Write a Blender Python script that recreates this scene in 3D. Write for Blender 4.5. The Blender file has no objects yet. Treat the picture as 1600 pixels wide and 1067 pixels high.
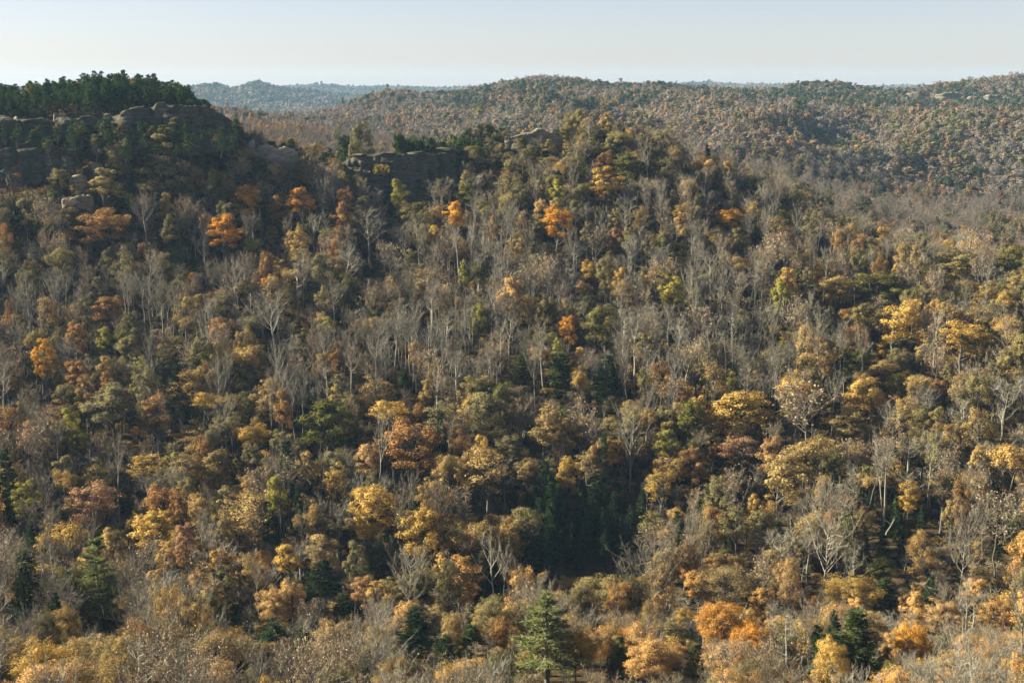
import bpy, math, random
import numpy as np
from mathutils import Vector, Matrix

scene = bpy.context.scene
COL = scene.collection
R = math.radians
rng = np.random.default_rng(7)

# ------------------------------------------------------------------ camera, sky, sun, exposure
F_PX, CX, CY = 2222.0, 800.0, 533.5            # a 50 mm lens, measured in the pixels of a 1600-wide frame
PITCH = R(10.28)
cam_d = bpy.data.cameras.new('camera')
cam_d.lens = 50.0
cam_d.sensor_width = 36.0
cam_d.clip_start = 0.5
cam_d.clip_end = 40000.0
cam = bpy.data.objects.new('camera', cam_d)
cam.rotation_euler = (R(90) - PITCH, 0, 0)
COL.objects.link(cam)
scene.camera = cam

SUN_AZ, SUN_EL = R(-80), R(27)                 # azimuth from +Y, clockwise
SKY_STRENGTH, SUN_STRENGTH, EXPOSURE = 0.05, 5.0, 2.05
sun_dir = Vector((math.sin(SUN_AZ) * math.cos(SUN_EL), math.cos(SUN_AZ) * math.cos(SUN_EL), math.sin(SUN_EL)))

world = bpy.data.worlds.new('World')
scene.world = world
world.use_nodes = True
nt = world.node_tree
nt.nodes.clear()
sky = nt.nodes.new('ShaderNodeTexSky')
sky.sky_type = 'NISHITA'
sky.sun_disc = False
sky.sun_elevation = SUN_EL
sky.sun_rotation = SUN_AZ
sky.altitude = 300
sky.air_density = 1.0
sky.dust_density = 0.4
sky.ozone_density = 2.5
bg = nt.nodes.new('ShaderNodeBackground')
bg.inputs['Strength'].default_value = SKY_STRENGTH
wo = nt.nodes.new('ShaderNodeOutputWorld')
hsv = nt.nodes.new('ShaderNodeHueSaturation')   # tones down the colour of the sky
hsv.inputs['Saturation'].default_value = 0.75
tintm = nt.nodes.new('ShaderNodeMix'); tintm.data_type = 'RGBA'; tintm.blend_type = 'MULTIPLY'
tintm.inputs['Factor'].default_value = 1.0
tintm.inputs['B'].default_value = (0.665, 0.64, 0.73, 1)
nt.links.new(sky.outputs[0], hsv.inputs['Color'])
nt.links.new(hsv.outputs[0], tintm.inputs['A'])
nt.links.new(tintm.outputs['Result'], bg.inputs['Color'])
nt.links.new(bg.outputs[0], wo.inputs['Surface'])

sun_d = bpy.data.lights.new('sun', 'SUN')
sun_d.energy = SUN_STRENGTH
sun_d.angle = R(0.53)
sun_d.color = (1.0, 0.945, 0.70)
sun = bpy.data.objects.new('sun', sun_d)
sun.rotation_euler = sun_dir.to_track_quat('Z', 'Y').to_euler()
COL.objects.link(sun)

scene.view_settings.view_transform = 'Standard'
scene.view_settings.look = 'None'
scene.view_settings.exposure = EXPOSURE
scene.view_settings.gamma = 1.0
scene.view_settings.use_curve_mapping = False
scene.cycles.max_bounces = 4
scene.cycles.diffuse_bounces = 1
scene.cycles.glossy_bounces = 1
scene.cycles.transmission_bounces = 2
scene.cycles.volume_bounces = 0
scene.cycles.transparent_max_bounces = 4
scene.cycles.use_denoising = True
scene.cycles.sample_clamp_indirect = 4.0
scene.cycles.pixel_filter_type = 'BLACKMAN_HARRIS'
scene.cycles.filter_width = 1.5


# ------------------------------------------------------------------ helpers
def tan_el(v):                                  # height gained per metre forward along the sight line of row v
    a = np.arctan((CY - np.asarray(v, float)) / F_PX) - PITCH
    return np.tan(a)


def ray(u, v):                                  # (x per metre forward, z per metre forward)
    y = F_PX * math.cos(PITCH) + (CY - v) * math.sin(PITCH)
    z = -F_PX * math.sin(PITCH) + (CY - v) * math.cos(PITCH)
    return (u - CX) / y, z / y


def project(x, y, z):
    f = y * math.cos(PITCH) - z * math.sin(PITCH)
    up = y * math.sin(PITCH) + z * math.cos(PITCH)
    return CX + F_PX * x / f, CY - F_PX * up / f, f


def hash2(ix, iy, seed):
    h = (ix.astype(np.int64) * 374761393 + iy.astype(np.int64) * 668265263 + seed * 1442695041) & 0x7fffffff
    h = ((h ^ (h >> 13)) * 1274126177) & 0x7fffffff
    return ((h ^ (h >> 16)) & 0xffff) / 65535.0


def vnoise(x, y, seed=0):                       # value noise in -1..1
    x, y = np.asarray(x, float), np.asarray(y, float)
    ix, iy = np.floor(x), np.floor(y)
    fx, fy = x - ix, y - iy
    fx, fy = fx * fx * (3 - 2 * fx), fy * fy * (3 - 2 * fy)
    a = hash2(ix, iy, seed) * (1 - fx) + hash2(ix + 1, iy, seed) * fx
    b = hash2(ix, iy + 1, seed) * (1 - fx) + hash2(ix + 1, iy + 1, seed) * fx
    return (a * (1 - fy) + b * fy) * 2 - 1


def fbm(x, y, seed=0, octaves=4):
    s, a, t = 0, 1.0, 0
    for k in range(octaves):
        s = s + a * vnoise(x * 2 ** k, y * 2 ** k, seed + k * 17)
        t += a
        a *= 0.5
    return s / t


def make_mesh(name, verts, quads=None, tris=None, mat_q=None, mat_t=None, mats=(), smooth=False):
    verts = np.asarray(verts, np.float32)
    quads = np.zeros((0, 4), np.int32) if quads is None else np.asarray(quads, np.int32).reshape(-1, 4)
    tris = np.zeros((0, 3), np.int32) if tris is None else np.asarray(tris, np.int32).reshape(-1, 3)
    me = bpy.data.meshes.new(name)
    me.vertices.add(len(verts))
    me.vertices.foreach_set('co', verts.ravel())
    nl = quads.size + tris.size
    me.loops.add(nl)
    me.loops.foreach_set('vertex_index', np.concatenate([quads.ravel(), tris.ravel()]).astype(np.int32))
    n = len(quads) + len(tris)
    me.polygons.add(n)
    start = np.concatenate([np.arange(len(quads)) * 4, quads.size + np.arange(len(tris)) * 3]).astype(np.int32)
    me.polygons.foreach_set('loop_start', start)
    mi = np.zeros(n, np.int32)
    if mat_q is not None:
        mi[:len(quads)] = mat_q
    if mat_t is not None:
        mi[len(quads):] = mat_t
    for m in mats:
        me.materials.append(m)
    me.polygons.foreach_set('material_index', mi)
    if smooth:
        me.polygons.foreach_set('use_smooth', np.ones(n, bool))
    me.update(calc_edges=True)
    return me


class Geo:
    """verts / quads / tris of one mesh in the making"""
    def __init__(self):
        self.v, self.q, self.t, self.n = [], [], [], 0

    def add(self, v, q=None, t=None):
        v = np.asarray(v, float).reshape(-1, 3)
        if q is not None and len(q):
            self.q.append(np.asarray(q, int) + self.n)
        if t is not None and len(t):
            self.t.append(np.asarray(t, int) + self.n)
        self.v.append(v)
        self.n += len(v)

    def tube(self, pts, rad, sides=5):
        pts = np.asarray(pts, float)
        rad = np.asarray(rad, float)
        n = len(pts)
        tan = np.gradient(pts, axis=0)
        tan /= np.linalg.norm(tan, axis=1, keepdims=True) + 1e-9
        ref = np.where(np.abs(tan[:, 2:3]) > 0.9, np.array([[1.0, 0, 0]]), np.array([[0, 0, 1.0]]))
        a = np.cross(tan, ref)
        a /= np.linalg.norm(a, axis=1, keepdims=True) + 1e-9
        b = np.cross(tan, a)
        th = np.arange(sides) / sides * 2 * math.pi
        ring = a[:, None] * np.cos(th)[None, :, None] + b[:, None] * np.sin(th)[None, :, None]
        v = pts[:, None] + ring * rad[:, None, None]
        i = np.arange(n - 1)[:, None] * sides
        k = np.arange(sides)[None, :]
        k2 = (k + 1) % sides
        q = np.stack([i + k, i + k2, i + sides + k2, i + sides + k], -1).reshape(-1, 4)
        self.add(v.reshape(-1, 3), q)

    def cards(self, c, nrm, size, r, aspect=0.75):
        """small leaves (one triangle each) at c facing nrm"""
        m = len(c)
        up = r.normal(size=(m, 3))
        a = np.cross(nrm, up)
        a /= np.linalg.norm(a, axis=1, keepdims=True) + 1e-9
        b = np.cross(nrm, a)
        b /= np.linalg.norm(b, axis=1, keepdims=True) + 1e-9
        s = np.asarray(size).reshape(-1, 1) * 0.62
        v = np.stack([c - a * s - b * s * aspect * .6, c + a * s - b * s * aspect * .6, c + b * s * aspect * 1.15], 1)
        self.add(v.reshape(-1, 3), None, np.arange(m * 3).reshape(m, 3))

    def blades(self, p0, p1, w, r):
        """thin tapering triangles from p0 to p1 (twigs, needles)"""
        m = len(p0)
        d = p1 - p0
        s = np.cross(d, r.normal(size=(m, 3)))
        s /= np.linalg.norm(s, axis=1, keepdims=True) + 1e-9
        w = np.asarray(w).reshape(-1, 1)
        v = np.stack([p0 - s * w * 0.5, p0 + s * w * 0.5, p1], 1)
        self.add(v.reshape(-1, 3), None, np.arange(m * 3).reshape(m, 3))

    def arrays(self):
        v = np.concatenate(self.v) if self.v else np.zeros((0, 3))
        q = np.concatenate(self.q) if self.q else np.zeros((0, 4), int)
        t = np.concatenate(self.t) if self.t else np.zeros((0, 3), int)
        return v, q, t

    def mesh(self, name, mat, smooth=False):
        v, q, t = self.arrays()
        return make_mesh(name, v, q, t, mats=(mat,), smooth=smooth)


def unit(a):
    return a / (np.linalg.norm(a, axis=-1, keepdims=True) + 1e-9)


def link(name, data=None, parent=None):
    o = bpy.data.objects.new(name, data)
    COL.objects.link(o)
    if parent is not None:
        o.parent = parent
    return o


def tag(o, label=None, cat=None, group=None, kind=None):
    if label: o['label'] = label
    if cat: o['category'] = cat
    if group: o['group'] = group
    if kind: o['kind'] = kind
    return o


# ------------------------------------------------------------------ materials
def new_mat(name):
    m = bpy.data.materials.new(name)
    m.use_nodes = True
    m.node_tree.nodes.clear()
    return m, m.node_tree.nodes, m.node_tree.links


def ramp_node(nodes, cols):
    r = nodes.new('ShaderNodeValToRGB')
    r.color_ramp.interpolation = 'LINEAR'
    el = r.color_ramp.elements
    while len(el) > 1:
        el.remove(el[-1])
    for i, c in enumerate(cols):
        e = el[0] if i == 0 else el.new(i / max(1, len(cols) - 1))
        e.position = i / max(1, len(cols) - 1)
        e.color = (*c, 1)
    return r


def leaf_mat(name, cols, trans=0.22, jitter=0.45, hue=0.025, constant=False):
    m, N, L = new_mat(name)
    info = N.new('ShaderNodeObjectInfo')
    ramp = ramp_node(N, cols)
    if constant:
        ramp.color_ramp.interpolation = 'CONSTANT'
        for i, e in enumerate(ramp.color_ramp.elements):
            e.position = i / len(cols)
    L.new(info.outputs['Random'], ramp.inputs[0])
    geo = N.new('ShaderNodeNewGeometry')
    mr = N.new('ShaderNodeMapRange')
    mr.inputs['To Min'].default_value = 1 - jitter
    mr.inputs['To Max'].default_value = 1 + jitter
    L.new(geo.outputs['Random Per Island'], mr.inputs['Value'])
    hs = N.new('ShaderNodeHueSaturation')
    hr = N.new('ShaderNodeMapRange')
    frac = N.new('ShaderNodeMath'); frac.operation = 'FRACT'
    mul = N.new('ShaderNodeMath'); mul.operation = 'MULTIPLY'; mul.inputs[1].default_value = 7.31
    L.new(geo.outputs['Random Per Island'], mul.inputs[0])
    L.new(mul.outputs[0], frac.inputs[0])
    L.new(frac.outputs[0], hr.inputs['Value'])
    hr.inputs['To Min'].default_value = 0.5 - hue
    hr.inputs['To Max'].default_value = 0.5 + hue
    L.new(hr.outputs[0], hs.inputs['Hue'])
    L.new(mr.outputs[0], hs.inputs['Value'])
    L.new(ramp.outputs[0], hs.inputs['Color'])
    mx = N.new('ShaderNodeMix'); mx.data_type = 'RGBA'; mx.blend_type = 'MULTIPLY'
    mx.inputs['Factor'].default_value = 1.0
    L.new(hs.outputs[0], mx.inputs['A'])
    L.new(info.outputs['Color'], mx.inputs['B'])
    dif = N.new('ShaderNodeBsdfDiffuse')
    tr = N.new('ShaderNodeBsdfTranslucent')
    mix = N.new('ShaderNodeMixShader')
    mix.inputs[0].default_value = trans
    L.new(mx.outputs['Result'], dif.inputs[0])
    L.new(mx.outputs['Result'], tr.inputs[0])
    L.new(dif.outputs[0], mix.inputs[1])
    L.new(tr.outputs[0], mix.inputs[2])
    out = N.new('ShaderNodeOutputMaterial')
    L.new(mix.outputs[0], out.inputs[0])
    return m


def bark_mat(name, cols):
    m, N, L = new_mat(name)
    info = N.new('ShaderNodeObjectInfo')
    ramp = ramp_node(N, cols)
    L.new(info.outputs['Random'], ramp.inputs[0])
    tc = N.new('ShaderNodeTexCoord')
    mp = N.new('ShaderNodeMapping'); mp.inputs['Scale'].default_value = (3, 3, 0.5)
    L.new(tc.outputs['Object'], mp.inputs[0])
    nz = N.new('ShaderNodeTexNoise'); nz.inputs['Scale'].default_value = 1.5; nz.inputs['Detail'].default_value = 4
    L.new(mp.outputs[0], nz.inputs['Vector'])
    mr = N.new('ShaderNodeMapRange'); mr.inputs['To Min'].default_value = 0.45; mr.inputs['To Max'].default_value = 1.5
    L.new(nz.outputs['Fac'], mr.inputs['Value'])
    hs = N.new('ShaderNodeHueSaturation')
    L.new(mr.outputs[0], hs.inputs['Value'])
    L.new(ramp.outputs[0], hs.inputs['Color'])
    dif = N.new('ShaderNodeBsdfDiffuse')
    L.new(hs.outputs[0], dif.inputs[0])
    out = N.new('ShaderNodeOutputMaterial')
    L.new(dif.outputs[0], out.inputs[0])
    return m


def noise_mat(name, cols, scale, squash=(1, 1, 1), bump=0.0, detail=8, extra=None):
    m, N, L = new_mat(name)
    tc = N.new('ShaderNodeNewGeometry')
    mp = N.new('ShaderNodeMapping'); mp.inputs['Scale'].default_value = squash
    L.new(tc.outputs['Position'], mp.inputs[0])
    nz = N.new('ShaderNodeTexNoise'); nz.inputs['Scale'].default_value = scale; nz.inputs['Detail'].default_value = detail
    nz.inputs['Roughness'].default_value = 0.65
    L.new(mp.outputs[0], nz.inputs['Vector'])
    ramp = ramp_node(N, cols)
    mr = N.new('ShaderNodeMapRange'); mr.inputs['From Min'].default_value = 0.3; mr.inputs['From Max'].default_value = 0.7
    L.new(nz.outputs['Fac'], mr.inputs['Value'])
    L.new(mr.outputs[0], ramp.inputs[0])
    dif = N.new('ShaderNodeBsdfDiffuse')
    col_out = ramp.outputs[0]
    if extra:                                   # iron and lichen stains that run down the rock
        mp2 = N.new('ShaderNodeMapping'); mp2.inputs['Scale'].default_value = (1, 1, 0.18)
        L.new(tc.outputs['Position'], mp2.inputs[0])
        n2 = N.new('ShaderNodeTexNoise'); n2.inputs['Scale'].default_value = 0.22; n2.inputs['Detail'].default_value = 6
        L.new(mp2.outputs[0], n2.inputs['Vector'])
        m2 = N.new('ShaderNodeMapRange'); m2.inputs['From Min'].default_value = 0.42; m2.inputs['From Max'].default_value = 0.62
        L.new(n2.outputs['Fac'], m2.inputs['Value'])
        mx = N.new('ShaderNodeMix'); mx.data_type = 'RGBA'
        L.new(m2.outputs[0], mx.inputs['Factor'])
        L.new(col_out, mx.inputs['A'])
        mx.inputs['B'].default_value = (*extra, 1)
        col_out = mx.outputs['Result']
    L.new(col_out, dif.inputs[0])
    if bump:
        bp = N.new('ShaderNodeBump'); bp.inputs['Strength'].default_value = 0.9; bp.inputs['Distance'].default_value = bump
        L.new(nz.outputs['Fac'], bp.inputs['Height'])
        L.new(bp.outputs[0], dif.inputs['Normal'])
    out = N.new('ShaderNodeOutputMaterial')
    L.new(dif.outputs[0], out.inputs[0])
    return m


M_GROUND = noise_mat('leaf_litter', [(0.025, 0.018, 0.012), (0.055, 0.038, 0.022), (0.09, 0.058, 0.03)], 0.35, bump=0.3)
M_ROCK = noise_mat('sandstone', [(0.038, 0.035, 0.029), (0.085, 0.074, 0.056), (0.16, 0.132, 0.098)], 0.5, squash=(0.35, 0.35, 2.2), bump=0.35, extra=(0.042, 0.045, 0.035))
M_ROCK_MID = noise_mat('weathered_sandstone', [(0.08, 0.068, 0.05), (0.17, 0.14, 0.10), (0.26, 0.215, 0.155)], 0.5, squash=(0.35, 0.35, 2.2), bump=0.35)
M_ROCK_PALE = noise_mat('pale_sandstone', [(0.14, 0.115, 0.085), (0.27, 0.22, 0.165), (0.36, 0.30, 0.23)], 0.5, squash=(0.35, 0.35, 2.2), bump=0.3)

LEAF = {
    'green_oak': leaf_mat('green_leaves', [(0.085, 0.085, 0.024), (0.12, 0.11, 0.03), (0.10, 0.10, 0.04), (0.15, 0.125, 0.035)]),
    'olive_oak': leaf_mat('olive_leaves', [(0.19, 0.155, 0.065), (0.15, 0.13, 0.065), (0.24, 0.185, 0.07), (0.17, 0.145, 0.075)]),
    'tan_oak': leaf_mat('tan_leaves', [(0.31, 0.21, 0.078), (0.26, 0.185, 0.08), (0.36, 0.225, 0.075), (0.27, 0.195, 0.092)]),
    'golden_oak': leaf_mat('golden_leaves', [(0.40, 0.25, 0.065), (0.44, 0.28, 0.075), (0.36, 0.23, 0.065)]),
    'copper_oak': leaf_mat('copper_leaves', [(0.42, 0.25, 0.10), (0.47, 0.265, 0.085), (0.38, 0.24, 0.11), (0.45, 0.28, 0.10)]),
    'yellow_poplar': leaf_mat('yellow_green_leaves', [(0.30, 0.25, 0.05), (0.24, 0.22, 0.055)]),
    'orange_maple': leaf_mat('orange_leaves', [(0.50, 0.225, 0.04), (0.54, 0.27, 0.045), (0.46, 0.21, 0.055)]),
    'rust_oak': leaf_mat('rust_leaves', [(0.26, 0.145, 0.06), (0.30, 0.16, 0.06), (0.24, 0.145, 0.075)]),
    'red_maple': leaf_mat('red_leaves', [(0.34, 0.185, 0.095), (0.31, 0.18, 0.105), (0.36, 0.20, 0.10)]),
    'pine': leaf_mat('pine_needles', [(0.030, 0.060, 0.020), (0.042, 0.075, 0.025), (0.050, 0.070, 0.026)], trans=0.2, jitter=0.4),
    'white_pine': leaf_mat('white_pine_needles', [(0.105, 0.112, 0.042), (0.115, 0.118, 0.045)], trans=0.25, jitter=0.4),
    'hemlock': leaf_mat('hemlock_needles', [(0.024, 0.042, 0.018), (0.034, 0.056, 0.022)], trans=0.15, jitter=0.4),
    'cedar': leaf_mat('cedar_sprays', [(0.055, 0.072, 0.024), (0.066, 0.082, 0.028)], trans=0.2, jitter=0.4),
    'bare_tree': leaf_mat('bare_twigs', [(0.19, 0.165, 0.125), (0.25, 0.22, 0.17), (0.22, 0.185, 0.14), (0.165, 0.148, 0.115), (0.28, 0.245, 0.19)], trans=0.0, jitter=0.35, hue=0.015),
    'brush_tree': leaf_mat('fine_twigs', [(0.28, 0.21, 0.14), (0.24, 0.185, 0.13), (0.31, 0.225, 0.145), (0.22, 0.18, 0.125)], trans=0.0, jitter=0.35, hue=0.015),
}
MIX = [(0.17, 0.13, 0.09), (0.19, 0.145, 0.10), (0.15, 0.12, 0.045), (0.22, 0.15, 0.075), (0.10, 0.095, 0.04), (0.20, 0.16, 0.12), (0.24, 0.13, 0.06), (0.17, 0.125, 0.085),
       (0.13, 0.11, 0.05), (0.27, 0.12, 0.06), (0.18, 0.145, 0.11), (0.16, 0.12, 0.06), (0.08, 0.085, 0.035), (0.25, 0.16, 0.07)]
M_FAR = leaf_mat('far_autumn_leaves', MIX, trans=0.2, jitter=0.35, constant=True)
M_BARK_DARK = bark_mat('dark_bark', [(0.060, 0.050, 0.042), (0.09, 0.075, 0.062), (0.11, 0.095, 0.08)])
M_BARK_PALE = bark_mat('pale_bark', [(0.11, 0.098, 0.08), (0.19, 0.168, 0.135), (0.27, 0.24, 0.195), (0.37, 0.33, 0.27)])
M_BARK_MID = bark_mat('grey_bark', [(0.11, 0.095, 0.08), (0.16, 0.14, 0.12)])
M_DEAD = bark_mat('weathered_wood', [(0.20, 0.175, 0.145), (0.26, 0.23, 0.19)])

# ------------------------------------------------------------------ the lie of the land
# canopy heights along sight directions: direction (as a frame column) -> [(distance, frame row that the canopy reaches there)]
NEAR = {
    -600: [(250, 960), (350, 850), (430, 730), (500, 620), (560, 520), (620, 400), (690, 260), (760, 190), (800, 190)],
    0:    [(235, 985), (300, 905), (360, 845), (400, 800), (450, 720), (500, 620), (560, 510), (610, 410), (645, 330), (672, 270), (684, 220), (697, 134), (740, 128), (800, 150)],
    180:  [(235, 1010), (300, 930), (360, 870), (400, 830), (450, 730), (500, 620), (560, 500), (610, 405), (645, 330), (672, 260), (684, 205), (697, 118), (740, 112), (800, 130)],
    300:  [(235, 1030), (300, 945), (360, 885), (400, 835), (450, 735), (500, 620), (560, 500), (610, 405), (650, 320), (674, 255), (686, 205), (699, 122), (740, 120), (800, 150)],
    385:  [(235, 1050), (300, 950), (360, 890), (400, 840), (450, 735), (500, 620), (560, 500), (620, 395), (660, 310), (690, 225), (720, 204), (760, 220), (800, 270)],
    600:  [(235, 1067), (300, 965), (350, 915), (400, 860), (450, 740), (500, 620), (560, 500), (620, 395), (660, 330), (690, 285), (708, 235), (728, 214), (760, 240), (800, 300)],
    830:  [(235, 1067), (290, 980), (340, 925), (375, 935), (410, 880), (450, 745), (500, 620), (560, 500), (620, 390), (680, 290), (715, 225), (740, 188), (770, 205), (800, 260)],
    930:  [(235, 1067), (290, 975), (340, 908), (372, 960), (410, 905), (450, 765), (500, 620), (560, 500), (620, 390), (680, 290), (715, 230), (745, 198), (770, 212), (800, 270)],
    1050: [(235, 1067), (290, 965), (335, 890), (372, 900), (410, 845), (450, 745), (500, 620), (560, 500), (620, 400), (680, 300), (715, 245), (745, 222), (770, 240), (800, 290)],
    1200: [(235, 1067), (290, 985), (340, 915), (375, 900), (410, 830), (450, 740), (500, 620), (560, 510), (620, 420), (670, 345), (715, 298), (745, 300), (800, 330)],
    1400: [(235, 1067), (290, 990), (335, 925), (375, 905), (410, 815), (450, 720), (500, 610), (560, 510), (620, 425), (680, 368), (720, 385), (800, 390)],
    1600: [(235, 1067), (290, 1000), (335, 935), (375, 915), (410, 805), (450, 700), (500, 595), (560, 495), (620, 410), (650, 392), (700, 410), (800, 415)],
    2200: [(250, 1060), (335, 940), (375, 915), (450, 700), (560, 495), (620, 420), (700, 420), (800, 420)],
}
FAR = {
    -600: [(880, 300), (1200, 230), (1600, 180), (2000, 150), (2300, 170)],
    0:    [(880, 320), (1200, 250), (1600, 190), (2000, 160), (2300, 170)],
    300:  [(880, 300), (1150, 215), (1400, 185), (1700, 165), (2000, 180), (2300, 210)],
    420:  [(880, 310), (1150, 225), (1400, 195), (1650, 178), (1900, 200), (2300, 215)],
    520:  [(880, 310), (1150, 232), (1400, 200), (1700, 172), (1950, 180), (2300, 205)],
    560:  [(880, 310), (1150, 232), (1400, 202), (1700, 172), (1950, 160), (2300, 190)],
    590:  [(880, 310), (1150, 232), (1400, 205), (1700, 175), (1950, 141), (2300, 180)],
    625:  [(880, 310), (1150, 230), (1400, 205), (1700, 175), (1950, 138), (2300, 180)],
    660:  [(880, 310), (1150, 230), (1400, 205), (1700, 175), (2000, 142), (2300, 180)],
    735:  [(880, 310), (1150, 228), (1400, 202), (1700, 172), (2050, 136), (2300, 160)],
    790:  [(880, 310), (1150, 228), (1400, 200), (1700, 165), (2050, 122), (2300, 150)],
    830:  [(880, 310), (1150, 228), (1400, 200), (1700, 160), (2050, 113), (2300, 150)],
    890:  [(880, 310), (1150, 226), (1400, 200), (1700, 160), (2050, 117), (2300, 150)],
    940:  [(880, 310), (1150, 240), (1400, 205), (1700, 165), (2050, 127), (2300, 155)],
    1050: [(880, 320), (1000, 262), (1300, 215), (1700, 165), (2050, 128), (2300, 155)],
    1130: [(880, 325), (1000, 275), (1300, 225), (1700, 172), (2050, 134), (2300, 155)],
    1200: [(880, 328), (1000, 290), (1300, 235), (1700, 180), (2050, 136), (2300, 155)],
    1240: [(880, 335), (1000, 300), (1300, 240), (1700, 180), (2080, 128), (2300, 155)],
    1290: [(880, 345), (1000, 312), (1300, 248), (1700, 182), (2100, 122), (2300, 155)],
    1370: [(880, 360), (1000, 330), (1300, 258), (1700, 186), (2100, 135), (2300, 155)],
    1420: [(880, 370), (1000, 335), (1300, 262), (1700, 188), (2000, 152), (2150, 133), (2300, 150)],
    1460: [(880, 374), (1000, 340), (1300, 265), (1700, 190), (2000, 154), (2150, 125), (2300, 140)],
    1530: [(880, 380), (1000, 345), (1300, 268), (1700, 190), (2000, 152), (2150, 118), (2300, 130)],
    1600: [(880, 385), (1000, 350), (1300, 270), (1700, 190), (2000, 146), (2150, 111), (2300, 120)],
    2200: [(880, 380), (1000, 350), (1300, 270), (1700, 190), (2000, 150), (2150, 110), (2300, 120)],
}
DIST_U = [-600, 280, 330, 350, 370, 387, 400, 412, 427, 450, 500, 560, 640, 740, 900, 1060, 1100, 1140, 1200, 1300, 2200]
RIDGE_A = [140, 139, 132, 132, 138, 134, 126, 126, 132, 137, 142, 152, 160, 160, 160, 150, 150, 150, 150, 160, 160]
RIDGE_B = [136, 138, 138, 138, 138, 138, 138, 138, 137, 136, 133, 138, 136, 134, 136, 130, 128, 131, 133, 134, 134]
GD = np.concatenate([np.arange(-120, 60, 10), np.arange(60, 1000, 4), np.arange(1000, 3000, 12), np.arange(3000, 9901, 60)]).astype(float)


def fmap(d):                                     # the far hills lie a third further off than first paced out
    d = np.asarray(d, float)
    return np.where(d > 880, 880 + (d - 880) * 1.38, d)


FAR = {u: [(float(fmap(d)), v) for d, v in c] for u, c in FAR.items()}


def canopy_h(d):
    return np.interp(d, [0, 150, 250, 450, 700, 745, 900, 9000], [5, 9, 14, 20, 18, 11, 14, 14])


def col_table(cols):
    us = sorted(cols)
    tab = []
    for u in us:
        dd = np.array([p[0] for p in cols[u]], float)
        zz = dd * tan_el([p[1] for p in cols[u]])
        tab.append(np.interp(GD, dd, zz))
    return np.array([(u - CX) / F_PX for u in us]), np.array(tab)


def near_part():
    a, t = col_table(NEAR)
    for i in range(len(a)):
        d0 = NEAR[sorted(NEAR)[i]][0][0]
        z0 = d0 * tan_el(NEAR[sorted(NEAR)[i]][0][1])
        lo = GD < d0
        t[i, lo] = np.interp(GD[lo], [-120, 4, 9, 30, 80, 160, d0], [3.2, 3.2, -24, -38, -52, min(-82, z0 + 16), z0])
    return a, t


na, ntab = near_part()
fa, ftab = col_table(FAR)
da = np.array([(u - CX) / F_PX for u in DIST_U])
dtab = []
for k in range(len(DIST_U)):
    za, zb = 6000 * float(tan_el(RIDGE_A[k])), 8600 * float(tan_el(RIDGE_B[k]))
    dtab.append(np.interp(GD, [2850, 3500, 4600, 6000, 7200, 8600, 9300, 9900], [-90, -110, -130, za, -60, zb, -70, -60]))
dtab = np.array(dtab)


def smooth_d(tab):
    k = np.array([1, 2, 3, 2, 1.0]); k /= k.sum()
    out = tab.copy()
    for i in range(len(tab)):
        p = np.pad(tab[i], 2, mode='edge')
        out[i] = np.convolve(p, k, 'valid')
    return out


ntab = smooth_d(ntab)
ftab = smooth_d(smooth_d(ftab))
AG = np.linspace(-0.75, 0.75, 601)


def resample(a, tab, passes):
    out = np.empty((len(AG), len(GD)))
    for j in range(len(GD)):
        out[:, j] = np.interp(AG, a, tab[:, j])
    k = np.array([1, 4, 6, 4, 1.0]) / 16
    for _ in range(passes):
        p = np.pad(out, ((2, 2), (0, 0)), mode='edge')
        out = sum(k[m] * p[m:m + len(AG)] for m in range(5))
    return out


NT, FT, DT = resample(na, ntab, 10), resample(fa, ftab, 4), resample(da, dtab, 1)
w1 = np.clip((GD - 790) / 90, 0, 1)[None, :]
w2 = np.clip((GD - 2760) / 150, 0, 1)[None, :]
TAB = (NT * (1 - w1) + FT * w1) * (1 - w2) + DT * w2
TAB = TAB - canopy_h(GD)[None, :]


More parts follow.
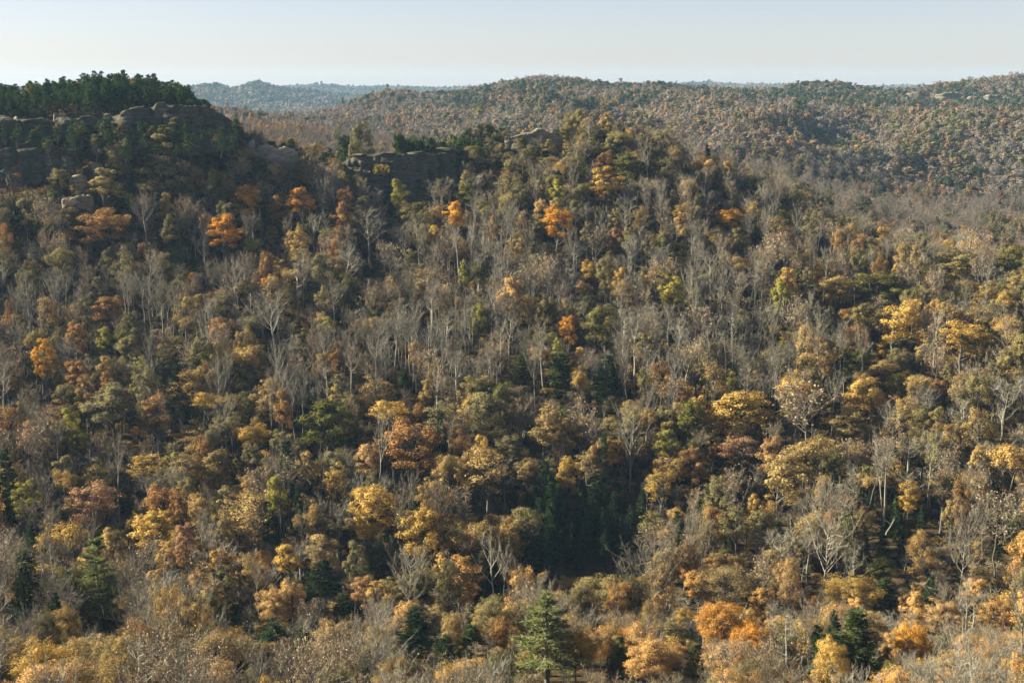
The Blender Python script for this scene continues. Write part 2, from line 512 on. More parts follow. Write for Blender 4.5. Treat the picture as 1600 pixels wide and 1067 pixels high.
def ground(x, d):
    x, d = np.asarray(x, float), np.asarray(d, float)
    a = np.clip(x / np.maximum(d, 60), AG[0], AG[-1])
    ia = (a - AG[0]) / (AG[1] - AG[0])
    i0 = np.clip(np.floor(ia).astype(int), 0, len(AG) - 2)
    fa_ = ia - i0
    j1 = np.clip(np.searchsorted(GD, d), 1, len(GD) - 1)
    j0 = j1 - 1
    fd = np.clip((d - GD[j0]) / (GD[j1] - GD[j0]), 0, 1)
    z = (TAB[i0, j0] * (1 - fa_) + TAB[i0 + 1, j0] * fa_) * (1 - fd) + (TAB[i0, j1] * (1 - fa_) + TAB[i0 + 1, j1] * fa_) * fd
    amp = np.interp(d, [0, 120, 260, 650, 700, 800, 1050, 2000, 2420, 3600, 9000], [0, 0.5, 2.0, 2.2, 0.8, 2, 8, 6, 2, 16, 16])
    wl = np.where(d < 850, 70.0, np.where(d < 2500, 230.0, 420.0))
    n = np.where(d < 850, fbm(x / 70, d / 70, 3), np.where(d < 2900, fbm(x / 170, d / 230, 11), fbm(x / 420, d / 420, 23)))
    fold = 1 - 2 * np.abs(vnoise((x + .45 * d) / 290, (d - .2 * x) / 620, 41)) + .5 * (1 - 2 * np.abs(vnoise((x - .5 * d) / 150, d / 330, 43)))
    z = z + 30 * fold * np.interp(a, [-.21, -.10, .02], [0.1, .35, 1.0]) * np.interp(d, [900, 1150, 1700, 2150, 2330], [0, 1, .85, .4, 0.0]) * (d < 2800)
    # a rocky spur that steps down from the cliff
    z = z + 19 * np.exp(-((x + 199) / 13) ** 2) * np.clip((d - 612) / 34, 0, 1) * np.clip((694 - d) / 24, 0, 1)
    # a notch added in the crest so lit foliage shows through the rock window
    z = z - 10 * np.exp(-((x + 66) / 15) ** 2) * np.clip((d - 703) / 10, 0, 1) * np.clip((830 - d) / 60, 0, 1)
    return z + amp * n


def build_ground():
    s = np.linspace(-0.62, 0.62, 321)
    d = GD
    S, D = np.meshgrid(s, d, indexing='ij')
    X = S * (np.maximum(D, -110) + 130)
    Z = ground(X, D)
    n, m = S.shape
    v = np.stack([X, D, Z], -1).reshape(-1, 3)
    i, j = np.meshgrid(np.arange(n - 1), np.arange(m - 1), indexing='ij')
    q = np.stack([i * m + j, (i + 1) * m + j, (i + 1) * m + j + 1, i * m + j + 1], -1).reshape(-1, 4)
    me = make_mesh('ground', v, q, mats=(M_GROUND,), smooth=True)
    tag(link('ground', me), 'leaf-strewn forest floor of the valley and the hills beyond', None, None, 'structure')


build_ground()


# ------------------------------------------------------------------ tree meshes (trunk geometry, crown geometry, height, crown radius)
def leafy(seed, H=17, Rc=4.6, crown=0.62, n=1900, leaf=0.42, clumps=26, sides=5, shape='round', limbs=True, spars=1.0):
    r = np.random.default_rng(seed)
    tr, cr = Geo(), Geo()
    zc, hz = H * (1 - crown / 2), H * crown / 2
    lean = r.normal(size=2) * 0.35
    tz = np.linspace(-1.5, H * 0.9, 8)
    wob = np.cumsum(r.normal(size=(8, 2)) * 0.12, axis=0)
    tp = np.column_stack([lean[0] * tz / H + wob[:, 0], lean[1] * tz / H + wob[:, 1], tz])
    tr.tube(tp, np.interp(tz, [-1.5, 0, H * 0.5, H * 0.9], [0.34, 0.27, 0.17, 0.04]) * H / 17, sides)
    c = unit(r.normal(size=(clumps, 3)))
    c[:, 2] = np.where(c[:, 2] < -0.8, -c[:, 2], c[:, 2])
    rad = r.uniform(0.30, 0.90, size=(clumps, 1)) ** 0.8
    c = c * rad
    if shape == 'cone':
        k = 1 - 0.75 * (c[:, 2:3] + 1) / 2
        c[:, :2] *= k * 1.5
    if shape == 'umbrella':
        c[:, 2] = np.abs(c[:, 2]) * 0.9 - 0.25 * r.uniform(size=clumps)
    lop = r.normal(size=2) * 0.16
    c[:, 0] += lop[0]; c[:, 1] += lop[1]
    cen = np.column_stack([c[:, 0] * Rc, c[:, 1] * Rc, zc + c[:, 2] * hz])
    crad = r.uniform(0.20, 0.40, size=clumps) * Rc * (26 / clumps) ** 0.33
    if limbs:
        for k in range(clumps):
            z0 = np.clip(cen[k, 2] - r.uniform(0.2, 0.5) * H * 0.35 - 0.5, H * (1 - crown) * 0.75, H * 0.85)
            p0 = np.array([np.interp(z0, tz, tp[:, 0]), np.interp(z0, tz, tp[:, 1]), z0])
            mid = (p0 + cen[k]) / 2 + r.normal(size=3) * 0.25 + np.array([0, 0, 0.3])
            tr.tube([p0, mid, cen[k]], np.array([0.10, 0.065, 0.02]) * H / 17, 4)
    w = crad ** 2 * r.uniform(0.35, 1.2, clumps)
    idx = r.choice(clumps, size=n, p=w / w.sum())
    dirs = unit(r.normal(size=(n, 3)) + np.array([0, 0, 0.35]))
    rr = r.uniform(0.25, 1.0, size=(n, 1)) ** 0.5
    flat = np.array([1, 1, 0.72])
    p = cen[idx] + dirs * rr * crad[idx, None] * flat * r.uniform(0.8, 1.3, (n, 1))
    nrm = unit(dirs * 0.8 + unit(p - np.array([0, 0, zc])) * 0.8 + r.normal(size=(n, 3)) * 0.42)
    cr.cards(p, nrm, leaf * r.uniform(0.6, 1.35, n), r)
    return tr, cr, H, Rc


def bare(seed, H=18, Rc=3.8, n_limb=15, n_twig=900, tw=0.075, tl=1.7, fork=0.45, sides=5, leaves=0, leaf=0.3, rise=1.1, thick=1.0):
    r = np.random.default_rng(seed)
    tr, cr = Geo(), Geo()
    tz = np.linspace(-1.5, H * 0.92, 9)
    wob = np.cumsum(r.normal(size=(9, 2)) * 0.16, axis=0)
    lean = r.normal(size=2) * 0.5
    tp = np.column_stack([lean[0] * tz / H + wob[:, 0], lean[1] * tz / H + wob[:, 1], tz])
    tr.tube(tp, np.interp(tz, [-1.5, 0, H * fork, H * 0.92], [0.30, 0.24, 0.16, 0.03]) * H / 18 * thick, sides)
    segs = []
    for k in range(n_limb):
        f = fork + (0.9 - fork) * (k + r.uniform()) / n_limb
        z0 = f * H
        p0 = np.array([np.interp(z0, tz, tp[:, 0]), np.interp(z0, tz, tp[:, 1]), z0])
        az = k * 2.4 + r.normal() * 0.5
        L = Rc * (1.25 - 0.75 * (f - fork) / (0.9 - fork)) * r.uniform(0.75, 1.2)
        up_ = rise * r.uniform(0.65, 1.4)
        e = p0 + np.array([math.cos(az) * L, math.sin(az) * L, L * up_])
        e[2] = min(e[2], H * 1.02 + r.normal() * 0.4)
        mid = p0 * 0.5 + e * 0.5 + np.array([math.cos(az), math.sin(az), -0.6]) * L * 0.12 + r.normal(size=3) * 0.15
        tr.tube([p0, mid, e], np.array([0.105, 0.065, 0.02]) * H / 18 * (1.2 - 0.5 * f), 4)
        segs += [(p0, mid), (mid, e)]
        for s in range(4):
            t = r.uniform(0.25, 0.95)
            q0 = (p0 * (1 - t) + mid * t) if s < 2 else (mid * (1 - t) + e * t)
            q1 = q0 + (unit(e - p0) + r.normal(size=3) * 0.55 + np.array([0, 0, 0.45])) * L * 0.42
            tr.tube([q0, (q0 + q1) / 2 + r.normal(size=3) * 0.1, q1], np.array([0.05, 0.035, 0.012]) * H / 18, 3)
            segs += [(q0, q1)] * 2
    segs = np.array(segs)
    i = r.integers(0, len(segs), n_twig)
    t = r.uniform(0.2, 1.0, (n_twig, 1))
    p0 = segs[i, 0] * (1 - t) + segs[i, 1] * t
    d = unit(segs[i, 1] - segs[i, 0]) * 0.7 + r.normal(size=(n_twig, 3)) * 0.5 + np.array([0, 0, 0.45])
    p1 = p0 + unit(d) * tl * r.uniform(0.5, 1.2, (n_twig, 1))
    cr.blades(p0, p1, tw * r.uniform(0.6, 1.3, n_twig), r)
    # finer sprays off the twigs
    h = n_twig
    j = r.integers(0, n_twig, h)
    t = r.uniform(0.3, 1.0, (h, 1))
    q0 = p0[j] * (1 - t) + p1[j] * t
    q1 = q0 + unit(unit(p1[j] - p0[j]) + r.normal(size=(h, 3)) * 0.6) * tl * 0.55 * r.uniform(0.5, 1.2, (h, 1))
    cr.blades(q0, q1, tw * 0.7 * r.uniform(0.6, 1.2, h), r)
    if leaves:
        j = r.integers(0, n_twig, leaves)
        cr.cards(p1[j] + r.normal(size=(leaves, 3)) * 0.3, unit(r.normal(size=(leaves, 3))), leaf * r.uniform(0.6, 1.3, leaves), r)
    return tr, cr, H, Rc


def conifer(seed, H=18, Rc=3.6, whorls=15, per=6, base=0.15, dens=34, w=0.12, nl=0.8, droop=-0.1, up=0.15, taper=0.85, round_top=0.0, gap=0.0):
    """whorled branches that carry flat sprays of needle blades"""
    r = np.random.default_rng(seed)
    tr, cr = Geo(), Geo()
    tz = np.linspace(-1.5, H, 8)
    wob = np.cumsum(r.normal(size=(8, 2)) * 0.05, axis=0)
    tp = np.column_stack([wob[:, 0], wob[:, 1], tz])
    tr.tube(tp, np.interp(tz, [-1.5, 0, H * 0.6, H], [0.32, 0.26, 0.13, 0.02]) * H / 18, 5)
    for k in range(whorls):
        f = base + (0.97 - base) * (k + 0.5 + r.normal() * 0.15) / whorls
        prof = (1 - (f - base) / (1 - base)) ** taper
        if round_top:
            g = (f - base) / (1 - base)
            prof = max(0.12, math.sqrt(max(0.0, 1 - (2 * g - 0.75) ** 2 / 1.6))) * (1 - round_top) + prof * (1 - round_top) + round_top * prof
        for b in range(per):
            if r.uniform() < gap:
                continue
            az = r.uniform(0, 2 * math.pi)
            L = Rc * prof * r.uniform(0.6, 1.15) + 0.25
            z0 = f * H + r.normal() * 0.15
            p0 = np.array([np.interp(z0, tz, tp[:, 0]), np.interp(z0, tz, tp[:, 1]), z0])
            dr = np.array([math.cos(az), math.sin(az), 0])
            e = p0 + dr * L + np.array([0, 0, L * (droop + up * f + r.normal() * 0.08)])
            mid = (p0 + e) / 2 + np.array([0, 0, -0.06 * L])
            tr.tube([p0, mid, e], np.array([0.06, 0.04, 0.012]) * H / 18, 3)
            m = int(dens * (0.35 + L / Rc))
            t = r.uniform(0.22, 1.0, (m, 1))
            side = np.array([-dr[1], dr[0], 0])
            sp = r.normal(size=(m, 1)) * 0.26 * L * (1.05 - t)
            c = p0 * (1 - t) ** 2 + 2 * mid * t * (1 - t) + e * t ** 2 + side * sp + r.normal(size=(m, 3)) * np.array([0.12, 0.12, 0.10])
            out = unit(dr * 0.8 + side * np.sign(sp) * 0.6 + r.normal(size=(m, 3)) * 0.45 + np.array([0, 0, 0.28]))
            cr.blades(c - out * nl * 0.25, c + out * nl * 0.75, w * 2.2 * r.uniform(0.7, 1.3, m), r)
    return tr, cr, H, Rc


def tufted_pine(seed, H=12, Rc=3.0, tufts=26, n=1100, w=0.16, nl=0.7, base=0.3):
    """ridge-top pine: an irregular crown of needle tufts"""
    r = np.random.default_rng(seed)
    tr, cr = Geo(), Geo()
    tz = np.linspace(-1.2, H * 0.96, 7)
    wob = np.cumsum(r.normal(size=(7, 2)) * 0.15, axis=0)
    tp = np.column_stack([wob[:, 0], wob[:, 1], tz])
    tr.tube(tp, np.interp(tz, [-1.2, 0, H], [0.26, 0.2, 0.03]), 5)
    f = base + (1 - base) * r.uniform(size=tufts) ** 0.8
    prof = np.clip(1.25 - f, 0.12, 0.75)
    az = r.uniform(0, 2 * math.pi, tufts)
    L = Rc * prof * r.uniform(0.5, 1.35, tufts)
    cen = np.column_stack([np.cos(az) * L, np.sin(az) * L, f * H + L * 0.12])
    for k in range(tufts):
        z0 = max(0.5, cen[k, 2] - 0.35 * L[k])
        p0 = np.array([np.interp(z0, tz, tp[:, 0]), np.interp(z0, tz, tp[:, 1]), z0])
        tr.tube([p0, (p0 + cen[k]) / 2, cen[k]], [0.06, 0.045, 0.02], 3)
    i = r.integers(0, tufts, n)
    d = unit(r.normal(size=(n, 3)) + np.array([0, 0, 0.5]))
    p = cen[i] + r.normal(size=(n, 3)) * np.array([0.42, 0.42, 0.26])
    cr.blades(p - d * nl * 0.2, p + d * nl * 0.8, w * 2 * r.uniform(0.7, 1.3, n), r)
    return tr, cr, H, Rc


def snag(seed, H=14):
    return bare(seed, H, 2.4, n_limb=6, n_twig=12, tw=0.12, tl=1.0, fork=0.35)


VARIANTS = {}      # name of the mesh family -> list of (trunk Geo, crown Geo, H, Rc)
VARIANTS['round'] = [leafy(100 + i, H=15 + i % 3, Rc=4.6, crown=0.72 + 0.04 * (i % 3), n=9000, clumps=52 + 6 * (i % 4), leaf=0.255) for i in range(6)]
VARIANTS['tall'] = [leafy(140 + i, H=18, Rc=3.5, crown=0.62 + 0.05 * (i % 3), n=7000, clumps=40 + 4 * i, leaf=0.25) for i in range(5)]
VARIANTS['umbrella'] = [leafy(170 + i, H=17, Rc=4.6, crown=0.5, n=6000, clumps=36 + i, shape='umbrella', leaf=0.25) for i in range(4)]
VARIANTS['thin'] = [leafy(190 + i, H=17, Rc=3.9, crown=0.68, n=3300, clumps=56, leaf=0.23) for i in range(4)]
VARIANTS['near_round'] = [leafy(200 + i, H=14, Rc=4.8, crown=0.78, n=22000, leaf=0.145, clumps=110, sides=7) for i in range(3)]
VARIANTS['near_thin'] = [leafy(220 + i, H=13, Rc=4.4, crown=0.78, n=10500, leaf=0.135, clumps=96, sides=7) for i in range(3)]
VARIANTS['bare'] = [bare(300 + i, H=20, Rc=2.4 + 0.45 * (i % 5), n_limb=9 + (i * 5) % 9, n_twig=520 + 70 * (i % 4), tw=0.052, tl=1.3 + .15 * (i % 4), fork=0.34 + 0.05 * (i % 7), rise=.9 + .2 * (i % 5), thick=1.0 + .15 * (i % 3)) for i in range(15)]
VARIANTS['bare_leafy'] = [bare(330 + i, H=17, Rc=3.6, n_limb=14, n_twig=650, fork=0.42, leaves=420, leaf=0.36) for i in range(5)]
VARIANTS['near_bare'] = [bare(350 + i, H=15, Rc=4.6, n_limb=20, n_twig=1300, tw=0.05, tl=1.35, fork=0.30, sides=7) for i in range(5)]
VARIANTS['near_brush'] = [bare(370 + i, H=10, Rc=4.0, n_limb=18 + i, n_twig=900, tw=0.04, tl=1.2, fork=0.22 + .05 * i, sides=6, leaves=500 + 300 * i, leaf=0.17) for i in range(5)]
VARIANTS['white_pine'] = [conifer(400 + i, H=19, Rc=4.2, whorls=17, per=7, base=0.2, dens=90, w=0.062, nl=0.7, droop=-0.05, up=0.5, taper=0.8, gap=0.22) for i in range(3)]
VARIANTS['hemlock'] = [conifer(420 + i, H=16, Rc=3.4, whorls=24, per=8, base=0.08, dens=26, w=0.075, nl=0.75, droop=-0.32, up=0.3, taper=0.8, gap=0.12) for i in range(4)]
VARIANTS['cedar'] = [conifer(440 + i, H=9, Rc=2.0, whorls=22, per=8, base=0.04, dens=20, w=0.06, nl=0.6, droop=0.35, up=0.3, taper=0.75) for i in range(4)]
VARIANTS['pine'] = [tufted_pine(460 + i, H=12, Rc=3.2, tufts=24 + 3 * i) for i in range(6)]
VARIANTS['far'] = [leafy(500 + i, H=15, Rc=4.8, crown=0.82, n=560, leaf=0.95, clumps=20, sides=3, limbs=False) for i in range(8)]
VARIANTS['far_thin'] = [leafy(520 + i, H=15, Rc=4.6, crown=0.8, n=700, leaf=0.55, clumps=24, sides=3, limbs=False) for i in range(6)]
VARIANTS['distant'] = [leafy(540 + i, H=14, Rc=6.0, crown=0.9, n=110, leaf=2.6, clumps=10, sides=3, limbs=False) for i in range(5)]

KIND = {   # kind -> families (mid), families (near), bark, weight of shade it throws in the visibility test
    'green_oak': (['round'], ['near_round'], M_BARK_DARK, .92),
    'olive_oak': (['round', 'tall', 'thin', 'thin', 'tall', 'umbrella'], ['near_round', 'near_thin'], M_BARK_DARK, .85),
    'tan_oak': (['round', 'umbrella', 'thin', 'tall', 'thin'], ['near_round', 'near_thin'], M_BARK_MID, .85),
    'golden_oak': (['round', 'umbrella', 'tall'], ['near_round'], M_BARK_MID, .9),
    'copper_oak': (['round'], ['near_round', 'near_thin'], M_BARK_MID, .88),
    'yellow_poplar': (['tall'], ['near_round'], M_BARK_MID, .9),
    'orange_maple': (['round', 'tall'], ['near_round'], M_BARK_MID, .9),
    'rust_oak': (['round', 'thin', 'tall'], ['near_thin'], M_BARK_DARK, .85),
    'red_maple': (['round', 'thin'], ['near_thin'], M_BARK_MID, .85),
    'pine': (['pine'], ['pine'], M_BARK_DARK, .9),
    'white_pine': (['white_pine'], ['white_pine'], M_BARK_MID, .85),
    'hemlock': (['hemlock'], ['hemlock'], M_BARK_DARK, .95),
    'cedar': (['cedar'], ['cedar'], M_BARK_DARK, .95),
    'bare_tree': (['bare'], ['near_bare', 'near_bare', 'bare'], M_BARK_PALE, .45),
    'brush_tree': (['bare_leafy', 'bare'], ['near_brush', 'near_brush', 'near_bare'], M_BARK_MID, .55),
}
_parts = {}


def part_meshes(kind, fam, k):
    key = (kind, fam, k)
    if key not in _parts:
        tr, cr, H, Rc = VARIANTS[fam][k]
        _parts[key] = (tr.mesh(f'{kind}_trunk', KIND[kind][2], True), cr.mesh(f'{kind}_crown', LEAF[kind]), H, Rc)
    return _parts[key]


LEAFY = ('round', 'tall', 'umbrella', 'thin', 'near_round', 'near_thin')
_whole = {}


def whole_mesh(kind, fam, k, leafmat=None, bark=None):
    key = (kind, fam, k)
    if key not in _whole:
        tr, cr, H, Rc = VARIANTS[fam][k]
        v1, q1, t1 = tr.arrays()
        v2, q2, t2 = cr.arrays()
        if fam in LEAFY and len(t2) > 1500:              # every third leaf, larger, for the trees nobody can pick out
            v2 = v2.reshape(-1, 3, 3)[::3]
            c = v2.mean(1, keepdims=True)
            v2 = (c + (v2 - c) * 1.6).reshape(-1, 3)
            t2 = np.arange(len(v2)).reshape(-1, 3)
        n = len(v1)
        v = np.concatenate([v1, v2])
        q = np.concatenate([q1, q2 + n]); t = np.concatenate([t1, t2 + n])
        mq = np.concatenate([np.zeros(len(q1), int), np.ones(len(q2), int)])
        mt = np.concatenate([np.zeros(len(t1), int), np.ones(len(t2), int)])
        _whole[key] = (make_mesh(kind, v, q, t, mq, mt, (bark or KIND[kind][2], leafmat or LEAF[kind])), H, Rc)
    return _whole[key]


# ------------------------------------------------------------------ the trees that stand out in the photograph
# (column, row of the crown's middle, crown width, crown height, kind, family, label, short name as a landmark)
HEROES = [
    (386, 312, 50, 50, 'orange_maple', 'round', 'brightest orange maple on the slope below the saddle beside the left cliff', 'the bright orange maple'),
    (350, 372, 54, 84, 'orange_maple', 'tall', 'tall golden orange maple downhill from the bright orange maple', 'the tall golden orange maple'),
    (440, 322, 50, 46, 'rust_oak', 'round', 'rusty orange oak between the bright orange maple and the rock window', 'the rusty oak under the saddle'),
    (468, 318, 42, 56, 'orange_maple', 'tall', 'deep orange maple touching the rusty oak under the saddle', 'the deep orange maple'),
    (140, 350, 78, 52, 'rust_oak', 'round', 'broad rust brown oak at the foot of the left cliff', 'the broad rust oak'),
    (186, 346, 40, 30, 'golden_oak', 'umbrella', 'small flat golden oak beside the broad rust oak', 'the small flat golden oak'),
    (258, 222, 58, 58, 'olive_oak', 'tall', 'topmost of the tall olive gold trees in front of the shaded cliff', 'the topmost olive gold tree'),
    (252, 275, 84, 62, 'olive_oak', 'round', 'wide olive gold tree below the topmost one in front of the cliff', 'the wide olive gold tree'),
    (165, 292, 52, 62, 'olive_oak', 'tall', 'yellowish olive tree among the pale boulders under the left cliff', 'the yellowish tree by the boulders'),
    (40, 330, 48, 70, 'olive_oak', 'tall', 'dull olive tree under the dark end of the left cliff', 'the dull olive tree under the cliff'),
    (554, 216, 40, 56, 'olive_oak', 'round', 'olive gold tree standing up from the crest just left of the rock window', 'the crest tree by the rock window'),
    (619, 302, 30, 54, 'yellow_poplar', 'tall', 'narrow yellow green poplar in front of the wall with the window', 'the narrow poplar at the rock window'),
    (718, 300, 34, 34, 'yellow_poplar', 'tall', 'small yellow green tree on the slope right of the rock window wall', 'the small yellow green tree'),
    (713, 335, 42, 42, 'orange_maple', 'round', 'golden orange maple below the small yellow green tree', 'the golden maple below the crest'),
    (868, 346, 52, 54, 'orange_maple', 'round', 'round orange maple with a dome crown below the rock cap', 'the dome shaped orange maple'),
    (947, 294, 50, 68, 'golden_oak', 'tall', 'tall bright gold oak below a rust oak near the crest', 'the tall bright gold oak'),
    (940, 254, 32, 36, 'rust_oak', 'round', 'rust oak directly above the tall bright gold oak', 'the rust oak near the crest'),
    (985, 262, 56, 48, 'green_oak', 'round', 'dark green oak beside the rust oak near the crest', 'the dark green crest oak'),
    (1140, 342, 54, 34, 'orange_maple', 'round', 'peach orange maple alone among grey bare trees on the upper slope', 'the lone peach orange maple'),
    (958, 372, 28, 36, 'red_maple', 'round', 'slim red maple below the dark green crest oak', 'the slim red maple'),
    (922, 421, 32, 36, 'golden_oak', 'round', 'small vivid yellow orange crown among bare grey trees at mid slope', 'the small vivid yellow crown'),
    (545, 456, 42, 56, 'green_oak', 'round', 'round green oak alone among bare trunks below the rock window', 'the lone green oak below the window'),
    (932, 501, 60, 64, 'green_oak', 'round', 'large round green oak at the middle of the bare slope', 'the large round green oak'),
    (888, 511, 32, 40, 'orange_maple', 'round', 'small orange maple leaning against the large round green oak', 'the small orange maple'),
    (1048, 456, 44, 58, 'yellow_poplar', 'tall', 'loose yellow green poplar uphill from the large round green oak', 'the loose yellow green poplar'),
    (832, 495, 24, 42, 'rust_oak', 'thin', 'thin orange brown oak uphill of the cone shaped cedars', 'the thin orange brown oak'),
    (750, 496, 28, 54, 'yellow_poplar', 'tall', 'pale yellow green narrow tree among grey trunks at mid slope', 'the pale narrow poplar'),
    (728, 428, 16, 46, 'yellow_poplar', 'tall', 'thin spire of bright yellow green leaves on the bare slope', 'the thin yellow green spire'),
    (1073, 405, 34, 30, 'yellow_poplar', 'tall', 'small yellow topped poplar above the loose yellow green poplar', 'the small yellow topped poplar'),
    (73, 560, 36, 74, 'orange_maple', 'tall', 'tall ragged orange maple by itself on the left slope', 'the tall ragged orange maple'),
    (125, 530, 36, 58, 'rust_oak', 'tall', 'dark rust oak just behind the tall ragged orange maple', 'the dark rust oak'),
    (168, 482, 46, 40, 'rust_oak', 'round', 'golden brown oak uphill of the dark rust oak', 'the golden brown oak'),
    (395, 388, 36, 40, 'yellow_poplar', 'round', 'lime green tree at the foot of the tall golden orange maple', 'the lime green tree'),
    (285, 400, 40, 30, 'green_oak', 'round', 'small dark green oak uphill of the golden brown oak', 'the small dark green oak'),
    (1395, 502, 78, 80, 'golden_oak', 'round', 'large gold oak with a shaded side above the far right slope', 'the large gold oak'),
    (1506, 532, 92, 66, 'golden_oak', 'round', 'broad pale gold oak to the right of the large gold oak', 'the broad pale gold oak'),
    (1306, 452, 66, 46, 'tan_oak', 'round', 'tan gold oak at the left end of the green gold canopy', 'the tan gold oak'),
    (1372, 447, 92, 48, 'green_oak', 'round', 'wide green gold oak uphill of the large gold oak', 'the wide green gold oak'),
    (1490, 410, 80, 44, 'olive_oak', 'round', 'wide olive oak on the right shoulder of the slope', 'the wide olive oak'),
    (1575, 405, 64, 44, 'green_oak', 'round', 'yellowish green oak at the right edge on the shoulder', 'the edge green oak'),
    (1335, 612, 64, 58, 'golden_oak', 'round', 'golden oak downhill of the large gold oak', 'the golden oak of the lower slope'),
    (1395, 600, 34, 40, 'yellow_poplar', 'round', 'small green tree touching the golden oak of the lower slope', 'the small green tree'),
    (1468, 605, 34, 28, 'rust_oak', 'round', 'small rust crown among grey trees below the broad pale gold oak', 'the small rust crown'),
    (1160, 645, 104, 70, 'golden_oak', 'round', 'largest gold oak of the lower slope with a wide crown', 'the widest gold oak'),
    (1158, 702, 66, 50, 'red_maple', 'thin', 'pinkish brown tree in front of the widest gold oak', 'the pinkish brown tree'),
    (1212, 742, 92, 84, 'tan_oak', 'round', 'large tan oak downhill of the pinkish brown tree', 'the large tan oak'),
    (1275, 712, 82, 70, 'tan_oak', 'umbrella', 'golden tan oak beside the large tan oak', 'the golden tan oak'),
    (1330, 665, 74, 46, 'tan_oak', 'round', 'orange tan oak under the golden oak of the lower slope', 'the orange tan oak'),
    (1575, 715, 70, 70, 'tan_oak', 'umbrella', 'orange tan oak with pale trunks at the right edge', 'the edge tan oak'),
    (848, 668, 80, 72, 'tan_oak', 'round', 'copper oak with a full round crown below the cedars', 'the copper oak'),
    (640, 695, 92, 92, 'rust_oak', 'round', 'big brown leaved oak on the lower slope beside the dark green tree', 'the big brown oak'),
    (598, 640, 72, 46, 'golden_oak', 'umbrella', 'flat topped gold tan oak uphill of the big brown oak', 'the flat topped gold oak'),
    (770, 640, 70, 76, 'olive_oak', 'round', 'olive oak between the flat topped gold oak and the copper oak', 'the olive oak of the lower slope'),
    (760, 738, 92, 84, 'tan_oak', 'thin', 'loose pale copper oak above the dark ravine', 'the pale copper oak'),
    (822, 740, 60, 50, 'tan_oak', 'round', 'tan oak squeezed beside the pale copper oak', 'the squeezed tan oak'),
    (510, 662, 96, 80, 'green_oak', 'round', 'dark green spreading tree that shades the trunks below it', 'the dark green spreading tree'),
    (588, 800, 80, 104, 'golden_oak', 'round', 'tall golden tree left of the dark ravine', 'the tall golden tree'),
    (655, 828, 80, 84, 'golden_oak', 'round', 'golden tree beside the tall one left of the dark ravine', 'the second golden tree'),
    (515, 858, 58, 64, 'tan_oak', 'round', 'orange tan tree at the left foot of the tall golden tree', 'the orange tan tree'),
    (312, 628, 66, 42, 'golden_oak', 'umbrella', 'lemon gold crown on the left slope', 'the lemon gold crown'),
    (392, 676, 54, 40, 'golden_oak', 'umbrella', 'yellow tan crown downhill of the lemon gold crown', 'the yellow tan crown'),
    (515, 752, 42, 66, 'golden_oak', 'thin', 'shaded dark yellow tree under the dark green spreading tree', 'the shaded yellow tree'),
    (145, 782, 80, 74, 'red_maple', 'round', 'pinkish red leaved tree on the lower left slope', 'the pinkish red tree'),
    (232, 825, 88, 62, 'golden_oak', 'round', 'low golden thicket tree behind dark trunks at lower left', 'the low golden tree'),
    (230, 730, 64, 50, 'golden_oak', 'thin', 'dim golden understorey tree between the dark trunked oaks', 'the dim golden tree'),
    (175, 645, 84, 100, 'olive_oak', 'tall', 'tall olive oak with a long dark trunk on the left slope', 'the dark trunked olive oak'),
    (246, 655, 56, 90, 'rust_oak', 'thin', 'thin brown oak with a leaning dark trunk beside the olive oak', 'the leaning dark trunked oak'),
    (340, 732, 74, 62, 'tan_oak', 'round', 'tan oak downhill of the yellow tan crown', 'the tan oak of the left slope'),
    (392, 805, 104, 86, 'tan_oak', 'thin', 'loose tan oak with pale stems left of the tall golden tree', 'the loose tan oak'),
    (424, 945, 62, 60, 'copper_oak', 'near_round', 'pale orange round tree near the valley floor', 'the pale orange round tree'),
    (286, 852, 38, 80, 'red_maple', 'tall', 'narrow pinkish brown tree beside the low golden tree', 'the narrow pinkish tree'),
    (500, 910, 66, 76, 'hemlock', 'hemlock', 'grey green hemlock right of the pale orange round tree', 'the grey green hemlock'),
    (535, 950, 32, 50, 'cedar', 'cedar', 'small dark cedar beside the grey green hemlock', 'the small dark cedar'),
    (1445, 860, 54, 74, 'tan_oak', 'near_thin', 'half bare tree with several pale trunks beside the dark right gully', 'the many trunked tree'),
    (1322, 916, 96, 54, 'golden_oak', 'near_round', 'yellow gold oak in front of the dark right gully', 'the yellow gold oak'),
    (1232, 905, 52, 84, 'copper_oak', 'near_thin', 'upright orange tan tree beside the yellow gold oak', 'the upright orange tan tree'),
    (1112, 972, 94, 76, 'orange_maple', 'near_round', 'glowing orange oak on the near spur', 'the glowing orange oak'),
    (1066, 960, 36, 34, 'golden_oak', 'near_round', 'small yellow tree against the glowing orange oak', 'the small yellow tree'),
    (952, 930, 112, 76, 'olive_oak', 'near_round', 'wide olive gold oak at the near edge of the dark ravine', 'the wide oak at the ravine'),
    (1020, 900, 78, 96, 'bare_tree', 'near_bare', 'big pale bare tree with a thick white trunk at the ravine edge', 'the big pale bare tree'),
    (1135, 915, 110, 66, 'tan_oak', 'near_thin', 'wide thin leaved tan tree behind the glowing orange oak', 'the wide thin leaved tree'),
    (1480, 962, 76, 58, 'copper_oak', 'near_round', 'orange crown at the left of the two joined near the right edge', 'the left orange crown'),
    (1552, 956, 72, 62, 'copper_oak', 'near_round', 'orange crown at the right of the two joined near the right edge', 'the right orange crown'),
    (1415, 995, 62, 76, 'orange_maple', 'near_round', 'round orange tree beside the tall cone shaped cedar', 'the round orange tree'),
    (1020, 1020, 90, 70, 'copper_oak', 'near_round', 'copper tan tree in front of the small yellow tree', 'the copper tan tree'),
    (880, 915, 60, 40, 'copper_oak', 'near_round', 'tan crown just behind the top of the white pine', 'the crown behind the white pine'),
    (785, 985, 44, 58, 'rust_oak', 'near_round', 'small coppery tree left of the central white pine', 'the small coppery tree'),
